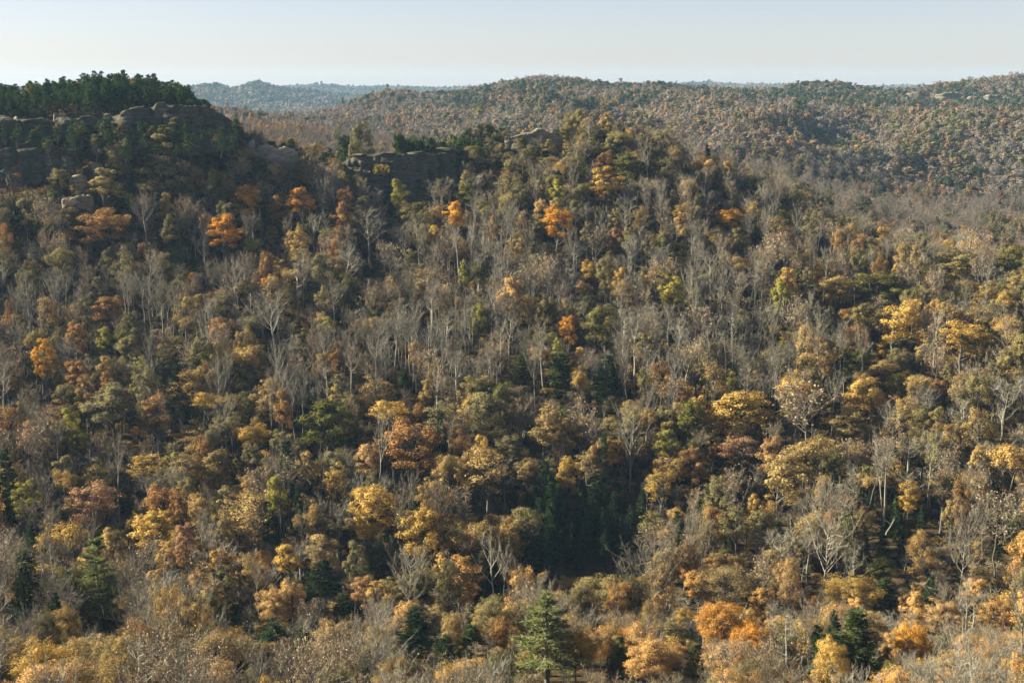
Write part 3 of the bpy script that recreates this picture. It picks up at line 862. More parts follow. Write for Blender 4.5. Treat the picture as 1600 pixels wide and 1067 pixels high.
    (855, 1000, 118, 160, 'white_pine', 'white_pine', 'largest white pine with layered boughs in the middle foreground', 'the central white pine'),
    (155, 908, 72, 156, 'white_pine', 'white_pine', 'bright green white pine standing alone at lower left', 'the lone left white pine'),
    (815, 580, 32, 52, 'cedar', 'cedar', 'leftmost dark cone shaped cedar of the row at mid slope', 'the first cone cedar'),
    (875, 582, 40, 62, 'cedar', 'cedar', 'middle green cone shaped cedar of the row at mid slope', 'the middle cone cedar'),
    (950, 590, 50, 74, 'hemlock', 'hemlock', 'dark hemlock at the right end of the row of cone cedars', 'the row end hemlock'),
    (632, 592, 18, 36, 'cedar', 'cedar', 'small slender cedar uphill of the flat topped gold oak', 'the slender cedar'),
    (735, 1000, 42, 54, 'cedar', 'cedar', 'dark cone shaped cedar left of the central white pine', 'the dark near cedar'),
    (1345, 1010, 62, 124, 'cedar', 'cedar', 'tall olive green cedar beside the round orange tree', 'the tall olive cedar'),
    (652, 985, 66, 80, 'hemlock', 'hemlock', 'bushy green hemlock left of the dark near cedar', 'the bushy hemlock'),
    (692, 1015, 46, 60, 'hemlock', 'hemlock', 'dark hemlock between the bushy hemlock and the near cedar', 'the dark near hemlock'),
    (367, 962, 28, 44, 'cedar', 'cedar', 'small round topped cedar beside the pale orange round tree', 'the small round topped cedar'),
    (425, 990, 56, 40, 'hemlock', 'hemlock', 'low green evergreen under the pale orange round tree', 'the low evergreen'),
    (475, 1000, 36, 50, 'hemlock', 'hemlock', 'slim dark evergreen right of the low evergreen', 'the slim dark evergreen'),
    (595, 870, 56, 48, 'white_pine', 'hemlock', 'green evergreen showing under the two golden trees', 'the evergreen under the golden trees'),
    (965, 1032, 46, 84, 'white_pine', 'hemlock', 'bright green young evergreen right of the central white pine', 'the young evergreen'),
    (1082, 1038, 40, 80, 'white_pine', 'hemlock', 'slim green evergreen below the glowing orange oak', 'the slim evergreen'),
    (18, 770, 40, 150, 'hemlock', 'hemlock', 'tall green evergreen at the left edge of the slope', 'the left edge evergreen'),
    (40, 912, 64, 110, 'hemlock', 'hemlock', 'dark hemlock behind bare branches at lower left', 'the dark lower hemlock'),
    (466, 462, 36, 120, 'bare_tree', 'bare', 'bare tree with twin tall pale trunks left of the lone green oak', 'the twin trunked bare tree'),
    (582, 385, 46, 120, 'bare_tree', 'bare', 'tall bare tree with a forked pale trunk below the rock window', 'the forked bare tree'),
    (535, 420, 56, 60, 'bare_tree', 'bare', 'silvery bare tree above the lone green oak', 'the silvery bare tree'),
    (432, 500, 60, 70, 'bare_tree', 'bare', 'vase shaped bare tree downhill of the twin trunked one', 'the vase shaped bare tree'),
    (1290, 850, 78, 88, 'bare_tree', 'near_bare', 'spreading grey bare tree behind the yellow gold oak', 'the spreading bare tree'),
    (1272, 645, 74, 72, 'brush_tree', 'bare_leafy', 'pinkish bare tree with pale forked limbs uphill of the golden tan oak', 'the pinkish bare tree'),
    (1567, 640, 48, 96, 'bare_tree', 'bare', 'tall grey bare tree against the dark trees by the right edge', 'the tall grey bare tree'),
    (640, 905, 56, 76, 'bare_tree', 'near_bare', 'grey bare tree below the second golden tree', 'the bare tree below the golden trees'),
    (700, 910, 52, 86, 'olive_oak', 'near_thin', 'sparse olive tree at the left edge of the dark ravine', 'the sparse olive tree'),
    (775, 890, 50, 110, 'bare_tree', 'bare', 'white dead looking tree standing in the dark ravine', 'the white ravine tree'),
    (1385, 930, 44, 60, 'cedar', 'cedar', 'dim green cedar behind the yellow gold oak', 'the dim cedar'),
    (1500, 860, 60, 120, 'bare_tree', 'near_bare', 'tall bare tree with slim pale stems right of the many trunked tree', 'the slim stemmed bare tree'),
    (1560, 830, 60, 130, 'brush_tree', 'bare_leafy', 'tall thin leaved tree with pale trunks at the lower right edge', 'the pale trunked edge tree'),
    (1150, 820, 56, 80, 'olive_oak', 'thin', 'grey olive tree at the right side of the dark ravine', 'the grey olive tree'),
    (985, 690, 46, 90, 'bare_tree', 'bare', 'bare tree with two pale trunks below the row end hemlock', 'the two trunk bare tree'),
    (1030, 760, 50, 60, 'golden_oak', 'thin', 'glowing gold tree in the shade above the ravine', 'the gold tree above the ravine'),
    (1085, 725, 50, 60, 'rust_oak', 'round', 'orange brown tree beside the pinkish brown tree', 'the orange brown tree'),
    (1420, 770, 46, 50, 'golden_oak', 'round', 'gold understorey tree between pale trunks on the right slope', 'the gold understorey tree'),
    (1555, 270, 1, 1, None, None, '', ''),
]
HEROES = [h for h in HEROES if h[4]]

TREES = []     # every tree of the near valley: dict(x, y, z, H, rad, kind, fam, var, ch = crown height, hero index or None)


def place_hero(i, h):
    u, v, w, hh, kind, fam, label, short = h
    sx, sz = ray(u, v)
    conif = kind in ('white_pine', 'hemlock', 'cedar')
    d = np.arange(150.0, 860.0, 1.0)
    crown_h = hh * d / F_PX * 1.05
    frac = 1.0 if conif else {'tall': 0.62, 'umbrella': 0.5, 'bare': 0.62, 'bare_leafy': 0.6}.get(fam, 0.68)
    H = np.clip(crown_h / frac, 6 if not conif else 4, 28)
    mid = H - crown_h / 2
    g = ground(sx * d, d)
    gap = sz * d - (g + mid)
    k = np.nonzero((gap[:-1] > 0) & (gap[1:] <= 0))[0]
    k = k[0] if len(k) else int(np.argmin(np.abs(gap)))
    dd = d[k]
    x = sx * dd
    z = float(ground(x, dd))
    Ht = sz * dd + crown_h[k] / 2 - z                    # its top reaches the right row, its foot is on the ground
    Ht = float(np.clip(Ht, 4, 32))
    nv = len(VARIANTS[fam])
    TREES.append(dict(x=x, y=dd, z=z, H=Ht, rad=w * dd / F_PX / 2, kind=kind, fam=fam, var=i % nv, ch=crown_h[k], hero=i))


for i, h in enumerate(HEROES):
    place_hero(i, h)


# ------------------------------------------------------------------ cliffs and rocks
def rock_wall(name, pts, z_lo, z_hi, thick, mat, parent, seed, rough=1.2, step=1.0, hole=None):
    """a slab of layered sandstone along the ground line pts; z_lo, z_hi per point; a see-through hole (x0, x1, z0, z1) if asked"""
    pts = np.asarray(pts, float)
    seg = np.concatenate([[0], np.cumsum(np.linalg.norm(np.diff(pts, axis=0), axis=1))])
    n = max(6, int(seg[-1] / step))
    s = np.linspace(0, seg[-1], n + 1)
    px, py = np.interp(s, seg, pts[:, 0]), np.interp(s, seg, pts[:, 1])
    zl, zh = np.interp(s, seg, z_lo), np.interp(s, seg, z_hi) + np.round(vnoise(s * .22, s * 0, seed + 20) * 2.2) * .55 * (1 if hole is None else .8)
    m = max(5, int((np.max(zh) - np.min(zl)) / step))
    t = np.linspace(0, 1, m + 1)
    tx, ty = np.gradient(px), np.gradient(py)
    ln = np.hypot(tx, ty) + 1e-9
    nx, ny = ty / ln, -tx / ln                           # faces the camera when pts run to the right
    Z = zl[:, None] * (1 - t) + zh[:, None] * t
    Sg = np.repeat(s[:, None], m + 1, 1)
    dip = Z + 1.3 * fbm(Sg * .05, Sg * .01, seed + 12)
    strata = vnoise(dip * 0.42, Sg * 0.035, seed) * 0.6 + vnoise(dip * 1.3, Sg * 0.09, seed + 1) * 0.3
    blocks = fbm(Sg * 0.13, Z * 0.10, seed + 2) * 1.3 + np.abs(vnoise(Sg * 0.4, Z * 0.22, seed + 3)) * -0.6
    joint = vnoise(Sg * 0.16 + 0.4 * vnoise(Z * .15, Sg * .05, seed + 6), np.round(Z * .16), seed + 7)
    crack = -1.5 * np.exp(-(joint / .07) ** 2)               # vertical joints that split the wall
    strata = np.round(strata * 3) / 3
    off = (strata * 1.25 + np.round(blocks * 1.5) / 3 + crack + .25 * fbm(Sg * .8, Z * .8, seed + 8)) * rough
    end = np.minimum(s, s[-1] - s)[:, None]
    rnd = np.clip(end / 1.2, 0.25, 1) ** 0.5
    crown = np.clip((1 - t)[None, :] / 0.05, 0.35, 1) ** 0.5
    front = np.stack([px[:, None] + nx[:, None] * (off + thick * 0.5) * rnd * (0.55 + 0.45 * crown), py[:, None] + ny[:, None] * (off + thick * 0.5) * rnd * (0.55 + 0.45 * crown), Z + vnoise(Sg * 0.5, Z * 0.5, seed + 9) * 0.25], -1)
    offb = fbm(Sg * 0.13 + 50, Z * 0.1, seed + 5) * rough
    back = np.stack([px[:, None] - nx[:, None] * (offb + thick * 0.5) * rnd, py[:, None] - ny[:, None] * (offb + thick * 0.5) * rnd, front[..., 2]], -1)
    k = (n + 1) * (m + 1)
    v = np.concatenate([front.reshape(-1, 3), back.reshape(-1, 3)])
    q = []
    keep = np.ones((n, m), bool)
    if hole is not None:
        xm = (px[:-1] + px[1:]) / 2
        zm = (Z[:-1, :-1] + Z[1:, 1:]) / 2
        hx0, hx1, hz0, hz1 = hole
        cxh, czh, rx, rz = (hx0 + hx1) / 2, (hz0 + hz1) / 2, (hx1 - hx0) / 2, (hz1 - hz0) / 2
        rr = (np.abs((xm[:, None] - cxh) / rx) ** 3 + np.abs((zm - czh) / rz) ** 3)
        keep = rr > 1.0 + 0.25 * vnoise(xm[:, None] * 0.9 + zm * 0.3, zm * 0.9, 77)
    I = lambda i, j: i * (m + 1) + j
    for i in range(n):
        for j in range(m):
            if keep[i, j]:
                q.append((I(i, j), I(i + 1, j), I(i + 1, j + 1), I(i, j + 1)))
                q.append((k + I(i, j), k + I(i, j + 1), k + I(i + 1, j + 1), k + I(i + 1, j)))
            else:
                if i > 0 and keep[i - 1, j]: q.append((I(i, j), I(i, j + 1), k + I(i, j + 1), k + I(i, j)))
                if i < n - 1 and keep[i + 1, j]: q.append((I(i + 1, j + 1), I(i + 1, j), k + I(i + 1, j), k + I(i + 1, j + 1)))
                if j > 0 and keep[i, j - 1]: q.append((I(i + 1, j), I(i, j), k + I(i, j), k + I(i + 1, j)))
                if j < m - 1 and keep[i, j + 1]: q.append((I(i, j + 1), I(i + 1, j + 1), k + I(i + 1, j + 1), k + I(i, j + 1)))
    for i in range(n):
        q.append((I(i, m), I(i + 1, m), k + I(i + 1, m), k + I(i, m)))
        q.append((I(i + 1, 0), I(i, 0), k + I(i, 0), k + I(i + 1, 0)))
    for j in range(m):
        q.append((I(0, j), I(0, j + 1), k + I(0, j + 1), k + I(0, j)))
        q.append((I(n, j + 1), I(n, j), k + I(n, j), k + I(n, j + 1)))
    return link(name, make_mesh(name, v, np.array(q), mats=(mat,)), parent)


def boulder_mesh(name, sx, sy, sz, mat, seed, flat=0.0):
    """a weathered block: a rounded box pulled about by layered noise"""
    n = 7
    g = np.linspace(-1, 1, n)
    V, Q = [], []
    for ax in range(3):
        for sgn in (-1, 1):
            a, b = np.meshgrid(g, g, indexing='ij')
            p = np.zeros((n, n, 3))
            p[..., ax] = sgn
            p[..., (ax + 1) % 3] = a * sgn
            p[..., (ax + 2) % 3] = b
            base = len(V) * n * n
            V.append(p.reshape(-1, 3))
            i, j = np.meshgrid(np.arange(n - 1), np.arange(n - 1), indexing='ij')
            Q.append((np.stack([i * n + j, (i + 1) * n + j, (i + 1) * n + j + 1, i * n + j + 1], -1) + base).reshape(-1, 4))
    p = np.concatenate(V)
    r = np.random.default_rng(seed)
    p = p * 0.8 + unit(p) * 0.3
    for _ in range(26):                                  # flat fracture faces
        nv = unit(r.normal(size=3) * np.array([1, 1, .7]))
        lim = r.uniform(.55, .9)
        over = np.clip(p @ nv - lim, 0, None)
        p = p - over[:, None] * nv
    k = 1 + 0.10 * fbm(p[:, 0] * 1.7 + seed * 3.1, p[:, 1] * 1.7 - p[:, 2], seed) + 0.09 * np.round(vnoise(p[:, 2] * 5 + seed, p[:, 0] * 0.4, seed + 4) * 2) / 2
    p = p * k[:, None] * np.array([sx, sy, sz]) * 0.62
    return make_mesh(name, p, np.concatenate(Q), mats=(mat,))


def thing(name, loc, label, cat, group=None):
    o = link(name)
    o.location = loc
    return tag(o, label, cat, group)


def at(u, v, d):
    a, b = ray(u, v)
    return np.array([a * d, d, b * d])


# the cliff under the pine hill: two broken tiers
cl = thing('sandstone_cliff', (0, 0, 0), 'long shaded sandstone cliff under the pine covered hilltop', 'cliff')
tiers = [
    ([(-60, 190, 262, 692), (0, 182, 250, 690), (50, 184, 250, 687), (90, 186, 246, 691), (140, 182, 240, 688), (170, 190, 250, 692)], 3, 2.4),
    ([(172, 186, 250, 688), (200, 170, 250, 683), (240, 164, 250, 687), (280, 163, 246, 685), (322, 166, 240, 690), (350, 184, 246, 697), (368, 206, 250, 704)], 9, 1.9),
    ([(-40, 240, 300, 674), (20, 232, 290, 670), (70, 232, 285, 672), (120, 238, 292, 668)], 15, 2.2),
]
for pts, sd, rough in tiers:
    P = [at(u, v0, d) for u, v0, v1, d in pts]
    zl = [at(u, v1, d)[2] for u, v0, v1, d in pts]
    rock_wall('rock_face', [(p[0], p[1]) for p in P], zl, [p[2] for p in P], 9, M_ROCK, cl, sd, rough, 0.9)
rb = random.Random(5)
for u, v, d, sx, sy, sz in [(120, 216, 686, 5, 5, 5), (168, 190, 685, 5, 5, 7), (160, 206, 682, 4, 4, 6), (152, 220, 678, 4, 4, 4), (172, 236, 673, 4, 4, 5), (88, 190, 690, 4, 4, 7), (24, 198, 690, 5, 4, 7)]:
    p = at(u, v, d)
    o = link('rock_block', boulder_mesh('rock_block', sx, sy, sz, M_ROCK_MID, rb.randrange(99)), cl)
    o.location = p
    o.rotation_euler = (0, 0, rb.uniform(-.6, .6))


def ledge(rows, thick, label, mat, seed, rough=.7, step=.7):
    """a bare rock ledge: rows of (column, top row, bottom row, distance)"""
    rows = [(u, v0, v1, float(fmap(d))) for u, v0, v1, d in rows]
    mu, mv = rows[len(rows) // 2][0], rows[len(rows) // 2][2]
    if rows[0][3] < 690:                                 # set back along the slope to where the ground carries it
        dd = np.arange(632., 690.)
        a, b = ray(mu, mv)
        hit = np.nonzero(ground(a * dd, dd) > b * dd)[0]
        sh = (dd[hit[0]] if len(hit) else 680) - rows[len(rows) // 2][3]
        rows = [(u, v0, v1, d + sh) for u, v0, v1, d in rows]
    P = [at(u, v0, d) for u, v0, v1, d in rows]
    low = [min(at(u, v1, d)[2], float(ground(at(u, v1, d)[0], d)) - 1.0) if d < 800 else at(u, v1, d)[2] - 6 for u, v0, v1, d in rows]
    o = thing('rock_outcrop', P[len(P) // 2], label, 'rock', 'bare rocks showing through the trees')
    c = P[len(P) // 2]
    rock_wall('rock_face', [(p[0] - c[0], p[1] - c[1]) for p in P], [zl - c[2] for zl in low], [p[2] - c[2] for p in P], thick, mat, o, seed, rough, step)
    return o


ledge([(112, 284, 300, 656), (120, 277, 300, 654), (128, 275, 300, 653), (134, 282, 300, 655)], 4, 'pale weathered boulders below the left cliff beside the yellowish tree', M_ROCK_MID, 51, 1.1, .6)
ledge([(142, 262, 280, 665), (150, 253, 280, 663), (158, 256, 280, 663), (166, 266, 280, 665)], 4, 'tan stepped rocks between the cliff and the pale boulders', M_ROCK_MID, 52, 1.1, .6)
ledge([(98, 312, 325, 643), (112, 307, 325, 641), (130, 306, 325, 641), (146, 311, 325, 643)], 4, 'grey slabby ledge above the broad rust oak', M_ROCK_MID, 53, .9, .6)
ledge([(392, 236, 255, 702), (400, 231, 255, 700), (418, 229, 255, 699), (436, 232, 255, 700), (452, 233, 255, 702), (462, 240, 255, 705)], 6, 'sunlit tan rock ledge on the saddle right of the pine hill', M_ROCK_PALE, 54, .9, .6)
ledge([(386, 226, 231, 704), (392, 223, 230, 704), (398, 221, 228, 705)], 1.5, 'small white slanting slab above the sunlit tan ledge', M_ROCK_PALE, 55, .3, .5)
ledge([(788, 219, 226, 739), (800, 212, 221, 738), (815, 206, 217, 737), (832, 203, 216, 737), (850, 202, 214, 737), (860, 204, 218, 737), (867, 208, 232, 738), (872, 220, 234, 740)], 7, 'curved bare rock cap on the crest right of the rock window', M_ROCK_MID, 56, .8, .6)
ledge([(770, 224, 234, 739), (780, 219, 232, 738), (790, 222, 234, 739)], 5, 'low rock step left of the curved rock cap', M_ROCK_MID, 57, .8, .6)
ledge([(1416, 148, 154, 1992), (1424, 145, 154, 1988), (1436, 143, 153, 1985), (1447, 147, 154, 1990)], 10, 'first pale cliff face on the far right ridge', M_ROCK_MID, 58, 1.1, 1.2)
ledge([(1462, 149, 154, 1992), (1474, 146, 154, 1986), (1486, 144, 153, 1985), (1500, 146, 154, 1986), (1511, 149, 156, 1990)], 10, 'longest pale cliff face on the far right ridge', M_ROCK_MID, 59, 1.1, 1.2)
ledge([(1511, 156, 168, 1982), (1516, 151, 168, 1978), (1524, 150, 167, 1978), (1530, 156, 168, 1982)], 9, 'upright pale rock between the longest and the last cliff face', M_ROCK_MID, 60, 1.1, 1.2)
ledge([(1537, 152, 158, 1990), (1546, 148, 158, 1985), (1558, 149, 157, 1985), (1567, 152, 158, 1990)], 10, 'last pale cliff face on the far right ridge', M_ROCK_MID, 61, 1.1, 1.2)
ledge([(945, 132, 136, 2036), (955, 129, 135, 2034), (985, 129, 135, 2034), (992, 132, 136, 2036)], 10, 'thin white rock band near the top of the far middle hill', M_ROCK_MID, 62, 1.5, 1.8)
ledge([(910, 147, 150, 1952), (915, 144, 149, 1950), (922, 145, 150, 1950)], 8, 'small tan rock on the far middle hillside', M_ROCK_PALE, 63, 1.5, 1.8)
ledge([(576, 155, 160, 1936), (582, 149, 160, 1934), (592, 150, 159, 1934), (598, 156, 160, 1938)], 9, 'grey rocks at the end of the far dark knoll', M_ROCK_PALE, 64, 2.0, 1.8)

# the wall with the window
ar = thing('rock_arch', (0, 0, 0), 'dark sandstone wall on the crest pierced by a small rectangular window', 'rock arch')
ap = [(538, 252, 320, 706), (560, 246, 320, 702), (600, 244, 320, 700), (640, 243, 320, 700), (680, 240, 312, 702), (712, 236, 296, 708), (730, 238, 290, 714)]
P = [at(u, v0, d) for u, v0, v1, d in ap]
h0, h1 = at(580, 275, 700), at(610, 256, 700)
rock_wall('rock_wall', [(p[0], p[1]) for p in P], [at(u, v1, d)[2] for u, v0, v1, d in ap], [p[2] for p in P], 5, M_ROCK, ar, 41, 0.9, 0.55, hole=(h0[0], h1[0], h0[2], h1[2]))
for u, v, d, sx, sy, sz in [(560, 243, 701, 9, 6, 1.8), (606, 241, 700, 12, 6, 1.6), (652, 240, 700, 11, 6, 1.8), (700, 234, 705, 12, 7, 2.0), (596, 277, 704.5, 8.5, 11, 1.5), (609.9, 268, 705, 2.0, 6.0, 6)]:
    p = at(u, v, d)
    o = link('rock_ledge', boulder_mesh('rock_ledge', sx, sy, sz, M_ROCK_PALE if v > 260 else M_ROCK, rb.randrange(99)), ar)  # sill and jamb blocks added in pale rock as the window's sunlit rim
    o.location = p

# ------------------------------------------------------------------ filling in the wood
hero_uv = []
for t in TREES:
    pu, pv, f = project(t['x'], t['y'], t['z'] + t['H'] - t['ch'] / 2)
    big = 1.35 if t['kind'] == 'white_pine' else 1.0
    hero_uv.append((pu, pv, t['rad'] / f * F_PX * big, t['ch'] / 2 / f * F_PX * big, t['y']))
hero_uv = np.array(hero_uv)
hx = np.array([t['x'] for t in TREES]); hy = np.array([t['y'] for t in TREES]); hr = np.array([t['rad'] for t in TREES])


def inside(u, v, poly):
    n, c = len(poly), False
    for i in range(n):
        (x0_, y0_), (x1_, y1_) = poly[i], poly[i - 1]
        if (y0_ > v) != (y1_ > v) and u < (x1_ - x0_) * (v - y0_) / (y1_ - y0_) + x0_:
            c = not c
    return c


RAVINE = [(862, 912), (845, 850), (868, 790), (930, 770), (1000, 785), (1000, 850), (960, 885), (905, 908)]
GULLY = [(1362, 852), (1365, 812), (1420, 800), (1470, 815), (1470, 850), (1420, 866)]


def blocks_gap(x, y, z, H, rad):
    if not 350 < y < 475:
        return False
    for f in (.25, .55, .85):
        for sx in (-.5, .5):
            u_, v_, _f = project(x + sx * rad, y, z + H * f)
            if inside(u_, v_, RAVINE) or inside(u_, v_, GULLY):
                return True
    return False


def zone_weights(u, v, d, x):
    """which kinds grow where: broad belts seen on the hillsides"""
    W = dict(bare_tree=1.0, brush_tree=.5, olive_oak=.6, tan_oak=.4, golden_oak=.08, rust_oak=.15, orange_maple=.02, red_maple=.03, green_oak=.1, hemlock=.02, cedar=.0, pine=0, yellow_poplar=.04, copper_oak=.06)
    n = float(fbm(np.array([x / 45]), np.array([d / 45]), 31)[0])
    if v < 262 and u < 900:                      # crest
        W.update(bare_tree=.15, olive_oak=1.2, pine=1.6 if v < 245 else .4, green_oak=.5, tan_oak=.2)
        if u < 360:
            W.update(pine=40, bare_tree=0, brush_tree=0)
    elif u < 580 and v < 420:
        W.update(bare_tree=.45, olive_oak=1.1, rust_oak=.55, tan_oak=.4, golden_oak=.15, orange_maple=.10, red_maple=.1, green_oak=.2, pine=.5 if v < 330 else 0)
    elif u < 420 and v < 720:
        W.update(bare_tree=1.7, brush_tree=.5, olive_oak=1.1, rust_oak=.35, tan_oak=.25, green_oak=.3, golden_oak=.08, hemlock=.2, copper_oak=0)
    elif v < 330 and u > 600:
        W.update(bare_tree=.6, brush_tree=.6, olive_oak=1.5, green_oak=.3, yellow_poplar=.15, tan_oak=.4) if u < 1060 else W.update(bare_tree=1.5, brush_tree=1.0, olive_oak=.3, tan_oak=.2)
    elif u > 1220 and v < 700:
        W.update(bare_tree=.8, brush_tree=.6, olive_oak=1.0, tan_oak=.7, golden_oak=.3, green_oak=.15)
    elif v < 610:
        W.update(bare_tree=2.2, brush_tree=.9, olive_oak=.45, tan_oak=.4, rust_oak=.14, red_maple=.05, golden_oak=.1)
    elif v < 860:
        W.update(bare_tree=1.15, brush_tree=.8, olive_oak=.65, tan_oak=1.15, golden_oak=.45, rust_oak=.25, green_oak=.15, hemlock=.3)
        if u < 300:
            W.update(olive_oak=.9, golden_oak=.3, tan_oak=.5)
    else:
        W.update(bare_tree=1.3, brush_tree=.9, olive_oak=.4, tan_oak=1.0 if u > 780 else .7, copper_oak=1.7 if u > 780 else .45, golden_oak=.35, orange_maple=.12 if u > 780 else .03, hemlock=.16, cedar=.2, green_oak=.08, rust_oak=.25)
    if v > 560: W['red_maple'] = 0
    if v < 900:
        W['golden_oak'] *= .5; W['rust_oak'] *= .6; W['orange_maple'] *= .6; W['red_maple'] *= .5; W['hemlock'] *= 1.3
    if n > 0.2:
        W['olive_oak'] *= 1.6; W['tan_oak'] *= 1.5; W['bare_tree'] *= .6
    elif n < -0.2:
        W['bare_tree'] *= 1.7
    return W


def scatter(d0, d1, spacing, seed):
    r = np.random.default_rng(seed)
    out = []
    y = d0
    while y < d1:
        sp = spacing(y)
        a1 = 0.58
        n = int(2 * a1 * y / sp)
        xs = (np.arange(n) + 0.5) / n * 2 * a1 * y - a1 * y + r.uniform(-.5, .5, n) * sp
        ys = y + r.uniform(-.5, .5, n) * sp
        out.append(np.column_stack([xs, ys]))
        y += sp
    return np.concatenate(out)


cand = scatter(62, 790, lambda y: np.interp(y, [60, 200, 350, 500, 680, 720, 800], [5, 6.6, 7.0, 7.2, 7.2, 6.0, 6.5]), 5)
prnd = random.Random(11)
cz = ground(cand[:, 0], cand[:, 1])
arch_x0, arch_x1 = at(585, 260, 700)[0], at(608, 260, 700)[0]
for (x, y), z in zip(cand, cz):
    if y < 105 or y < 150 and abs(x) > y * 0.58: continue
    near = y < 345
    H0 = float(np.interp(y, [60, 150, 250, 330, 430, 670, 700, 720], [5, 8, 13, 15, 20, 19, 14, 10]))
    if x > 0.035 * y and y > 690: H0 = float(np.interp(y, [690, 745, 800], [17, 15.5, 16]))
    u, v, f = project(x, y, z + H0 * .75)
    if u < -520 or u > 2120: continue
    # keep off the creek bed and the cliff foot
    if 372 < y < 432 and 850 < u < 1010 and not (u > 990 and y > 420): continue
    if 425 < y < 446 and 905 < u < 980: continue
    if 548 < u < 722 and 684 < y < 716:
        continue
    if 703 < y < 722 and abs(x - (-.0945) * y) < 6: continue
    if 703 < y < 762 and -110 < x < -63 and prnd.random() < (1 if y < 742 else .6): continue
    if u < 370 and 673 < y < 700: continue
    if 795 < u < 872 and y > 728: continue
    W = zone_weights(u, v, y, x)
    kind = prnd.choices(list(W), list(W.values()))[0]
    k = min(1.45, prnd.lognormvariate(0, .22))
    H = H0 * k
    fams = KIND[kind][1] if near else KIND[kind][0]
    fam = prnd.choice(fams)
    if kind == 'pine':
        H = prnd.uniform(7, 12) if y > 600 else H; rad = H * prnd.uniform(.22, .3)
    elif kind in ('hemlock',):
        H *= prnd.uniform(.7, 1.1); rad = H * prnd.uniform(.17, .24)
    elif kind == 'cedar':
        H = prnd.uniform(5, 9); rad = H * prnd.uniform(.18, .24)
    elif fam == 'bare':
        H *= prnd.uniform(.95, 1.25); rad = prnd.uniform(2.4, 4.3)
    elif fam in ('tall', 'bare_leafy'):
        rad = prnd.uniform(2.9, 4.8) * (H / 19) ** .5
    else:
        rad = prnd.triangular(2.6, 7.4, 4.4) * (H / 17) ** .5
    if near and kind == 'brush_tree':
        rad = prnd.uniform(3.2, 5.2) * (H / 12) ** .5
    if kind != 'hemlock' and blocks_gap(x, y, z, H, rad): continue
    ua, va, fa2 = project(x, y, z + H)
    if 92 < ua < 172 and 215 < va < 318 and y < 676: H *= .4; rad *= .6
    if y < 700 and abs(ua - 595) < 17 + rad / fa2 * F_PX and va < 279: H *= .45; rad *= .6
    dist = np.hypot(hx - x, hy - y)
    if np.any(dist < (hr + rad) * 0.62): continue
    # do not stand in front of a tree that stands out
    uc, vc, fc = project(x, y, z + H * .72)
    ru, rv = rad / fc * F_PX, H * .3 / fc * F_PX
    front = (hero_uv[:, 4] > y + 2) & (np.abs(hero_uv[:, 0] - uc) < (hero_uv[:, 2] + ru) * .72) & (np.abs(hero_uv[:, 1] - vc) < (hero_uv[:, 3] + rv) * .72)
    if front.any():
        H *= .5; rad *= .6
        uc, vc, fc = project(x, y, z + H * .72)
        ru, rv = rad / fc * F_PX, H * .3 / fc * F_PX
        front = (hero_uv[:, 4] > y + 2) & (np.abs(hero_uv[:, 0] - uc) < (hero_uv[:, 2] + ru) * .7) & (np.abs(hero_uv[:, 1] - vc) < (hero_uv[:, 3] + rv) * .7)
        if front.any() or H < 4: continue
    ch = H * {'tall': .6, 'umbrella': .48, 'bare': .6, 'bare_leafy': .6, 'near_brush': .85, 'pine': .75, 'hemlock': .95, 'cedar': 1, 'white_pine': .8}.get(fam, .66)
    TREES.append(dict(x=x, y=y, z=z, H=H, rad=rad, kind=kind, fam=fam, var=prnd.randrange(len(VARIANTS[fam])), ch=ch, hero=None))

# pines in a close row on the hilltop, some along the crest
for k in range(300):
    u = prnd.uniform(-190, 322)
    d = prnd.uniform(699, 738)
    x = (u - CX) / 2186 * d
    z = float(ground(x, d))
    H = prnd.uniform(8, 13.5) * np.interp(u, [-70, 60, 180, 240, 300, 322], [.8, .85, 1.12, 1.1, .8, .55])
    TREES.append(dict(x=x, y=d, z=z, H=H, rad=H * prnd.uniform(.17, .25), kind='pine', fam='pine', var=prnd.randrange(6), ch=H * .8, hero=None))
for u, H, kind in [(395, 9, 'pine'), (415, 7, 'pine'), (433, 10, 'pine'), (465, 6, 'olive_oak'), (490, 8, 'pine'), (515, 8, 'pine'), (626, 10, 'pine'), (645, 7, 'pine'),
                   (662, 8, 'pine'), (690, 8, 'yellow_poplar'), (705, 9, 'olive_oak'), (735, 11, 'pine'), (752, 12, 'pine'), (768, 11, 'pine'), (785, 9, 'pine'), (842, 6, 'pine'), (872, 8, 'pine'), (636, 9, 'pine'), (676, 9, 'pine'), (725, 9, 'pine')]:
    d = (709 if 545 < u < 720 else 716) if u < 725 else 741
    H *= 1.2
    x = (u - CX) / 2186 * d
    z = float(ground(x, d))
    fam = 'pine' if kind == 'pine' else 'round'
    if 545 < u < 725: H = max(H, at(u, 244 - H * 2.7, d)[2] - z)
    TREES.append(dict(x=x, y=d, z=z, H=H, rad=min(3.8, H * .33), kind=kind, fam=fam, var=prnd.randrange(5), ch=H * .75, hero=None))
for k in range(140):
    u = prnd.uniform(-30, 372)
    v = prnd.uniform(205, 300)
    if 95 < u < 172 and v > 245: continue
    d = float(np.interp(v, [205, 235, 300], [684, 668, 646])) - prnd.uniform(0, 4)
    p = at(u, v, d)
    H = prnd.uniform(6, 12)
    zz = min(float(ground(p[0], p[1])), p[2]) if v > 245 else p[2] - H * .3
    kind = prnd.choice(['pine', 'pine', 'pine', 'olive_oak', 'green_oak'])
    fam = {'pine': 'pine', 'bare_tree': 'bare'}.get(kind, 'tall')
    TREES.append(dict(x=p[0], y=p[1], z=zz, H=H, rad=H * prnd.uniform(.22, .34), kind=kind, fam=fam, var=prnd.randrange(5), ch=H * .7, hero=None))
